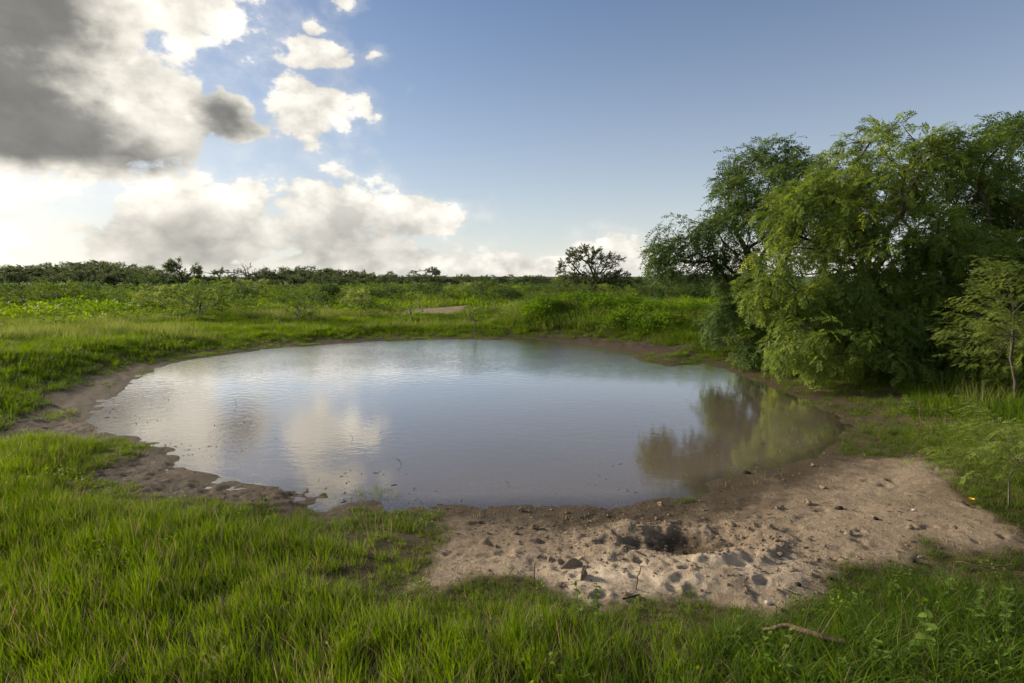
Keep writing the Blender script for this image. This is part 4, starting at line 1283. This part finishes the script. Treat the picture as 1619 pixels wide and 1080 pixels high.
put('earth_clod', dung, 1262, 927, .018, 'small dark clod beside a dry twig at the front of the sand', 'clod')
peb = lumpy(730, 2, .2, .7); peb.materials.append(PEBM)
put('pebble', peb, 1445, 809, .020, 'white pebble on the right part of the sandy bank', 'pebble')
put('pebble', peb, 1214, 955, .020, 'pale pebble at the front edge of the sand by the grass', 'pebble')

def stick(name, pts, r0, r1, mat, label, cat, group=None, sides=7, forks=()):
    rg_ = np.random.default_rng(abs(hash(label)) % 1000 if False else len(label))
    P = [np.array(p, float) for p in pts]
    # subdivide and wobble
    for _ in range(2):
        Qp = []
        for a, b in zip(P[:-1], P[1:]):
            Qp += [a, (a + b) / 2 + rg_.normal(0, .035, 3) * np.linalg.norm(b - a)]
        P = Qp + [P[-1]]
    V, Q = [], []
    tube(np.array(P), np.linspace(r0, r1, len(P)), sides, V, Q)
    for f in forks:
        F = [P[int(f[0] * (len(P) - 1))]] + [np.array(q, float) for q in f[1]]
        tube(np.array(F), np.linspace(r0 * .6, r1 * .6, len(F)), 5, V, Q)
    o0 = P[0].copy()
    me = np_mesh(name, np.array(V) - o0, Q, None, [mat])
    return tag(link(name, me, None, o0), label, cat, group)

def along(pl, lift=.03):
    return [tuple(on(a, b) + Vector((0, 0, lift))) for a, b in pl]
stick('fallen_branch', [tuple(on(a, b) + Vector((0, 0, l))) for a, b, l in ((1205, 1020, .07), (1245, 1024, .10), (1290, 1043, .11), (1332, 1052, .10))], .012, .017, TWIG, 'curved bare brown stick lying in the grass at the lower right', 'stick')
stick('fallen_branch', along([(1510, 890), (1560, 897), (1600, 893)], .05), .006, .004, TWIG, 'thin pale twig lying along the right edge of the sand', 'stick')
stick('dry_twig', along([(985, 950), (1010, 945)], .012), .008, .005, BARK, 'short dark twig at the front of the pale sand', 'stick')
stick('dry_twig', along([(1168, 742), (1188, 738), (1200, 744)], .03), .005, .003, TWIG, 'dry pale twigs beside the black clod at the waterline', 'stick', None, 5)
for px, py, h_, lx, lab in ((842, 925, .16, .02, 'upright broken stalk at the left front of the sand'), (918, 922, .12, .05, 'leaning dry stalk near the tufts at the front of the sand'), (1003, 935, .15, .04, 'thin upright weed stalk in front of the pale sand mound'), (1460, 690, .5, -.12, 'tall dry grass stalk leaning left on the right bank')):
    p = on(px, py)
    stick('dry_stalk', [p + Vector((0, 0, -.02)), p + Vector((lx * .5, .01, h_ * .5)), p + Vector((lx, 0, h_))], .006, .003, TWIG, lab, 'stalk', None, 5)
# curled strips of dry mud standing up
def crust(px, py, w, h, rz, label):
    V, Q = [], []
    for i in range(7):
        f = i / 6 - .5
        hh = h * (1 - (2 * abs(f)) ** 1.5) + .004
        for t_ in (-.006, .006):
            V.append((f * w, t_ + .12 * w * (f * f * 4), -.02)); V.append((f * w + .01, t_ * .5 + .12 * w * (f * f * 4) + .03 * hh / .08, hh))
    for i in range(6):
        a = i * 4; b = a + 4
        Q += [[a, b, b + 1, a + 1], [a + 2, a + 3, b + 3, b + 2], [a + 1, b + 1, b + 3, a + 3]]
    me = np_mesh('crust', V, Q, None, [CLODM])
    tag(link('mud_crust', me, None, on(px, py), (0, 0, rz)), label, 'mud crust')
crust(905, 897, .17, .055, .35, 'raised curled crust of dried mud left of the pale sand')
crust(765, 862, .12, .045, -.3, 'curled mud crust near the grass at the left of the sand')
crust(925, 920, .10, .06, 1.0, 'small upright mud crust in front of the bigger one')

# bare dead branches on the right far bank and twigs standing in the water
b0 = on(1150, 552)
for k_, (dx, dz_, dy, lab) in enumerate(((-.95, .75, .1, 'longest grey dead branch rising over the far right bank'), (-.5, .18, -.1, 'low grey dead branch lying on the far right bank'), (1.0, .30, .2, 'grey dead branch half under the mesquite on the far right bank'))):
    s0 = b0 + Vector((.15 * k_, 0, .05)); e0 = s0 + Vector((dx, dy, dz_))
    mid = (s0 + e0) / 2 + Vector((0, 0, -.06))
    stick('dead_branch', [s0, mid, e0], .028, .006, BARKG, lab, 'branch', 'dead branches on the far right bank', 6, forks=[(.45, [tuple(mid + Vector((dx * .1, .1, .22))), tuple(mid + Vector((dx * .2, .15, .42)))]), (.7, [tuple(e0 + Vector((-dx * .1, .1, -.12)))])])
wt_n = 0
for px, py, h_, fk, lab in ((632, 735, .09, True, 'forked thin twig standing in the near water'), (556, 694, .06, False, 'tiny twig poking out of the water left of the forked twig'), (372, 640, .12, False, 'thin reed stalk standing in the bright water on the left'), (803, 768, .05, False, 'thin bent stalk in the shallow water before the sand'), (665, 797, .05, False, 'pale short stub at the near waterline'), (1238, 728, .18, False, 'tall dry stalk in the shallows at the right'), (1135, 712, .12, False, 'thin pale stalk in the brown water under the tree reflection')):
    x_, y_ = flat_hit(px, py, 0); q = Vector((x_, y_, 0))
    fk_ = [(.5, [tuple(q + Vector((-.05, .02, h_ * .75))), tuple(q + Vector((-.09, .02, h_ * .9)))])] if fk else ()
    stick('water_twig', [q + Vector((.03, 0, -.1)), q + Vector((.01, 0, h_ * .4)), q + Vector((-.03, .01, h_))], .0035, .0015, TWIG if wt_n % 2 else BARK, lab, 'twig', None, 5, forks=fk_)
    wt_n += 1

# yellow flower on the sand at the right
f = bpy.data.objects.new('yellow_flower', None); COL.objects.link(f); f.location = on(1535, 800)
tag(f, 'single small yellow flower at the right end of the sand', 'flower')
ky = NT('yellow_petal'); YEL = ky.done(ky.bsdf((0.80, 0.42, 0.01, 1), .5, .3))
Vs, Qs = [], []
tube(np.array([(0, 0, -.02), (.005, 0, .03), (0, 0, .065)]), [.002, .002, .002], 5, Vs, Qs)
link('stem', np_mesh('flower_stem', Vs, Qs, None, [STEMG]), f)
pet = np_mesh('petal', [(0, 0, 0), (.012, .009, .006), (.026, .008, .010), (.030, 0, .008), (.026, -.008, .010), (.012, -.009, .006)], [[0, 1, 4, 5], [1, 2, 3, 4]], None, [YEL])
for i in range(6):
    link('petal', pet, f, (0, 0, .065), (0, -.4, i * 1.047))

# ------------------------------------------------------------------ broad-leaved weeds in the foreground, leaf by leaf
def leaf_mesh(name, L, W, mat, tint, lobes=False):
    V = []; n = 6
    for i in range(n + 1):
        f_ = i / n
        w = W * math.sin(math.pi * f_ ** .75) * .5 + .0005
        if lobes and i in (2, 4): w *= 1.45
        z = -.25 * L * f_ * f_
        V += [(f_ * L, -w, z + .12 * w), (f_ * L, 0, z), (f_ * L, w, z + .12 * w)]
    Q = []
    for i in range(n):
        a = i * 3; b = a + 3
        Q += [[a, a + 1, b + 1, b], [a + 1, a + 2, b + 2, b + 1]]
    me = np_mesh(name, V, Q, None, [mat]); fattr(me, 'tint', np.full(len(V), tint)); return me
LEAVES = [leaf_mesh('leaf_%d' % i, l, w, BROAD, t_, lb) for i, (l, w, t_, lb) in enumerate(((.055, .030, .3, False), (.048, .028, .6, False), (.060, .024, .5, False), (.07, .040, .75, True)))]
wrg = np.random.default_rng(808)
def weed(px, py, h_, n, label, kinds=(0, 1), spread=.05, ls=1.0, group=None, lean=0.0):
    p = on(px, py)
    o = bpy.data.objects.new('broadleaf_weed', None); COL.objects.link(o); o.location = p
    tag(o, label, 'weed', group)
    V, Q = [], []
    ln, ly = lean + wrg.normal(0, .03), wrg.normal(0, .03)
    P = np.array([(ln * (i / 4) ** 1.4, ly * (i / 4) ** 1.4, h_ * i / 4 - (.02 if i == 0 else 0)) for i in range(5)])
    tube(P, np.linspace(.0032, .0015, 5), 5, V, Q)
    link('stem', np_mesh('weed_stem', V, Q, None, [STEMG]), o)
    for i in range(n):
        f_ = .25 + .75 * (i + .5) / n
        c = P[0] + (P[-1] - P[0]) * f_
        a = i * 2.4 + wrg.normal(0, .3)
        s = ls * (1.15 - .5 * f_) * wrg.uniform(.8, 1.2)
        link('leaf', LEAVES[wrg.choice(kinds)], o, (c[0], c[1], c[2]), (wrg.normal(0, .2), -.35 + wrg.normal(0, .25), a), s)
weed(917, 992, .24, 14, 'upright bright weed with small oval leaves at the sand edge, left of its pair', (0, 1), ls=.8)
weed(945, 992, .25, 15, 'upright bright weed with small oval leaves at the sand edge, right of its pair', (0, 1), ls=.8)
weed(1410, 925, .20, 12, 'pale green weed on the edge of the sand above the tangled grass', (1, 2), ls=.8)
weed(1436, 935, .20, 11, 'pale green weed just right of the first one on the sand edge', (1, 2), ls=.8)
weed(1345, 958, .13, 8, 'small weed at the left end of the tangled grass', (1,), ls=.8)
weed(1500, 960, .24, 12, 'leafy weed in the tangled grass left of the tallest weed', (0, 1), ls=.9)
weed(1533, 1000, .30, 18, 'tallest yellow-green weed with rows of round leaves at the lower right', (0, 1), ls=1.05)
weed(1578, 1005, .28, 16, 'leafy yellow-green weed at the right border, upper one', (0, 1), ls=.95)
weed(1590, 1030, .26, 14, 'leafy weed at the right border, lower one', (0, 1), ls=.95)
weed(1457, 1055, .26, 10, 'weed with large lobed pale leaves among the tangled grass', (3,), ls=1.15)
weed(1162, 1030, .20, 10, 'bright weed left of the brown stick', (0, 1), ls=.9)
weed(1200, 1065, .16, 9, 'bright weed below the left end of the brown stick', (0, 1), ls=.9)
weed(1238, 1062, .18, 9, 'bright weed in front of the brown stick', (0, 1), ls=.9)
for i, (px, py) in enumerate(((1380, 1075), (1410, 1066), (1440, 1082), (1475, 1078), (1505, 1085), (1395, 1092), (1540, 1090), (1350, 1088))):
    weed(px, py, .15 * wrg.uniform(.8, 1.2), 16, 'low bushy weed of the leafy patch at the bottom right edge', (0, 2), ls=.75, group='low bushy weeds at the bottom right')
weed(852, 1015, .14, 8, 'small yellow-green weed in the grass in front of the sand', (1,), ls=.7)
weed(1440, 660, .34, 16, 'bright yellow-green broad-leaved weed standing in the right bank grass', (0, 1), ls=1.5)

# crumbs of earth and litter strewn over the sandy bank: uncountable
crumb = bpy.data.collections.new('crumb_pieces')
for i in range(3):
    m_ = lumpy(740 + i, 1, .4); m_.materials.append(CLODM)
    q = bpy.data.objects.new('crumb_%d' % i, m_); crumb.objects.link(q)
Vt, Qt = [], []
tube(np.array([(-.5, 0, 0), (0, .05, .03), (.5, 0, 0)]), [.05, .06, .04], 4, Vt, Qt)
q = bpy.data.objects.new('crumb_3', np_mesh('litter', Vt, Qt, None, [TWIG])); crumb.objects.link(q)
x, y, r = polar(gr, 3.0, 11, 330, -52, 52)
h, sd, sand, mud, sandb = terrain(x, y, True)
g_ = np.exp(-(((x - PIT[0]) / 1.3) ** 2 + ((y - PIT[1]) / .8) ** 2))
ok = ((sand > .4) | (mud > .6)) & (sd > .02) & (gr.random(len(x)) < .10 + .8 * g_ + .35 * smoothstep(0, .6, fbm(x / .5, y / .5, 3, 191)))
x, y, h, g_ = x[ok], y[ok], h[ok], g_[ok]
sz = .003 + .010 * gr.random(len(x)) ** 3 + .012 * g_ * gr.random(len(x)) ** 2
kind = gr.integers(0, 3, len(x)); lit = gr.random(len(x)) < .18
kind[lit] = 3; sz[lit] = gr.uniform(.02, .07, lit.sum())
TUFTS_SAVE = TUFTS; TUFTS = crumb
scatter_object('earth_crumbs', [np.stack([x, y, h + .002, kind, sz, gr.random(len(x)), gr.uniform(0, 6.28, len(x)), gr.normal(0, .15, len(x)), gr.normal(0, .15, len(x))], 1)], 'crumbs of earth and dry litter strewn over the sandy bank', 'soil')
# scum and bits of plant floating near the shores
x, y, r = polar(gr, 4.0, 16, 160, -48, 40)
sdw = poly_sd(POND, x, y)
cl = fbm(x / .6, y / .6, 3, 231) + .4 * fbm(x / 2.0, y / 2.0, 2, 233)
ok = (sdw < .0) & (gr.random(len(x)) < .75 * np.exp(sdw / .30) * smoothstep(-.1, .5, cl) + .05 * smoothstep(.5, .8, cl) * np.exp(sdw / 1.5))
x, y = x[ok], y[ok]
kind = gr.integers(0, 4, len(x)); sz = np.where(kind == 3, gr.uniform(.02, .07, len(x)), gr.uniform(.003, .010, len(x)))
scatter_object('floating_debris', [np.stack([x, y, np.full(len(x), .002), kind, sz, gr.random(len(x)), gr.uniform(0, 6.28, len(x)), gr.normal(0, .05, len(x)), gr.normal(0, .05, len(x))], 1)], 'bits of plant and scum floating along the edge of the pond', 'debris')
TUFTS = TUFTS_SAVE
print('DONE', time.time() - T0)
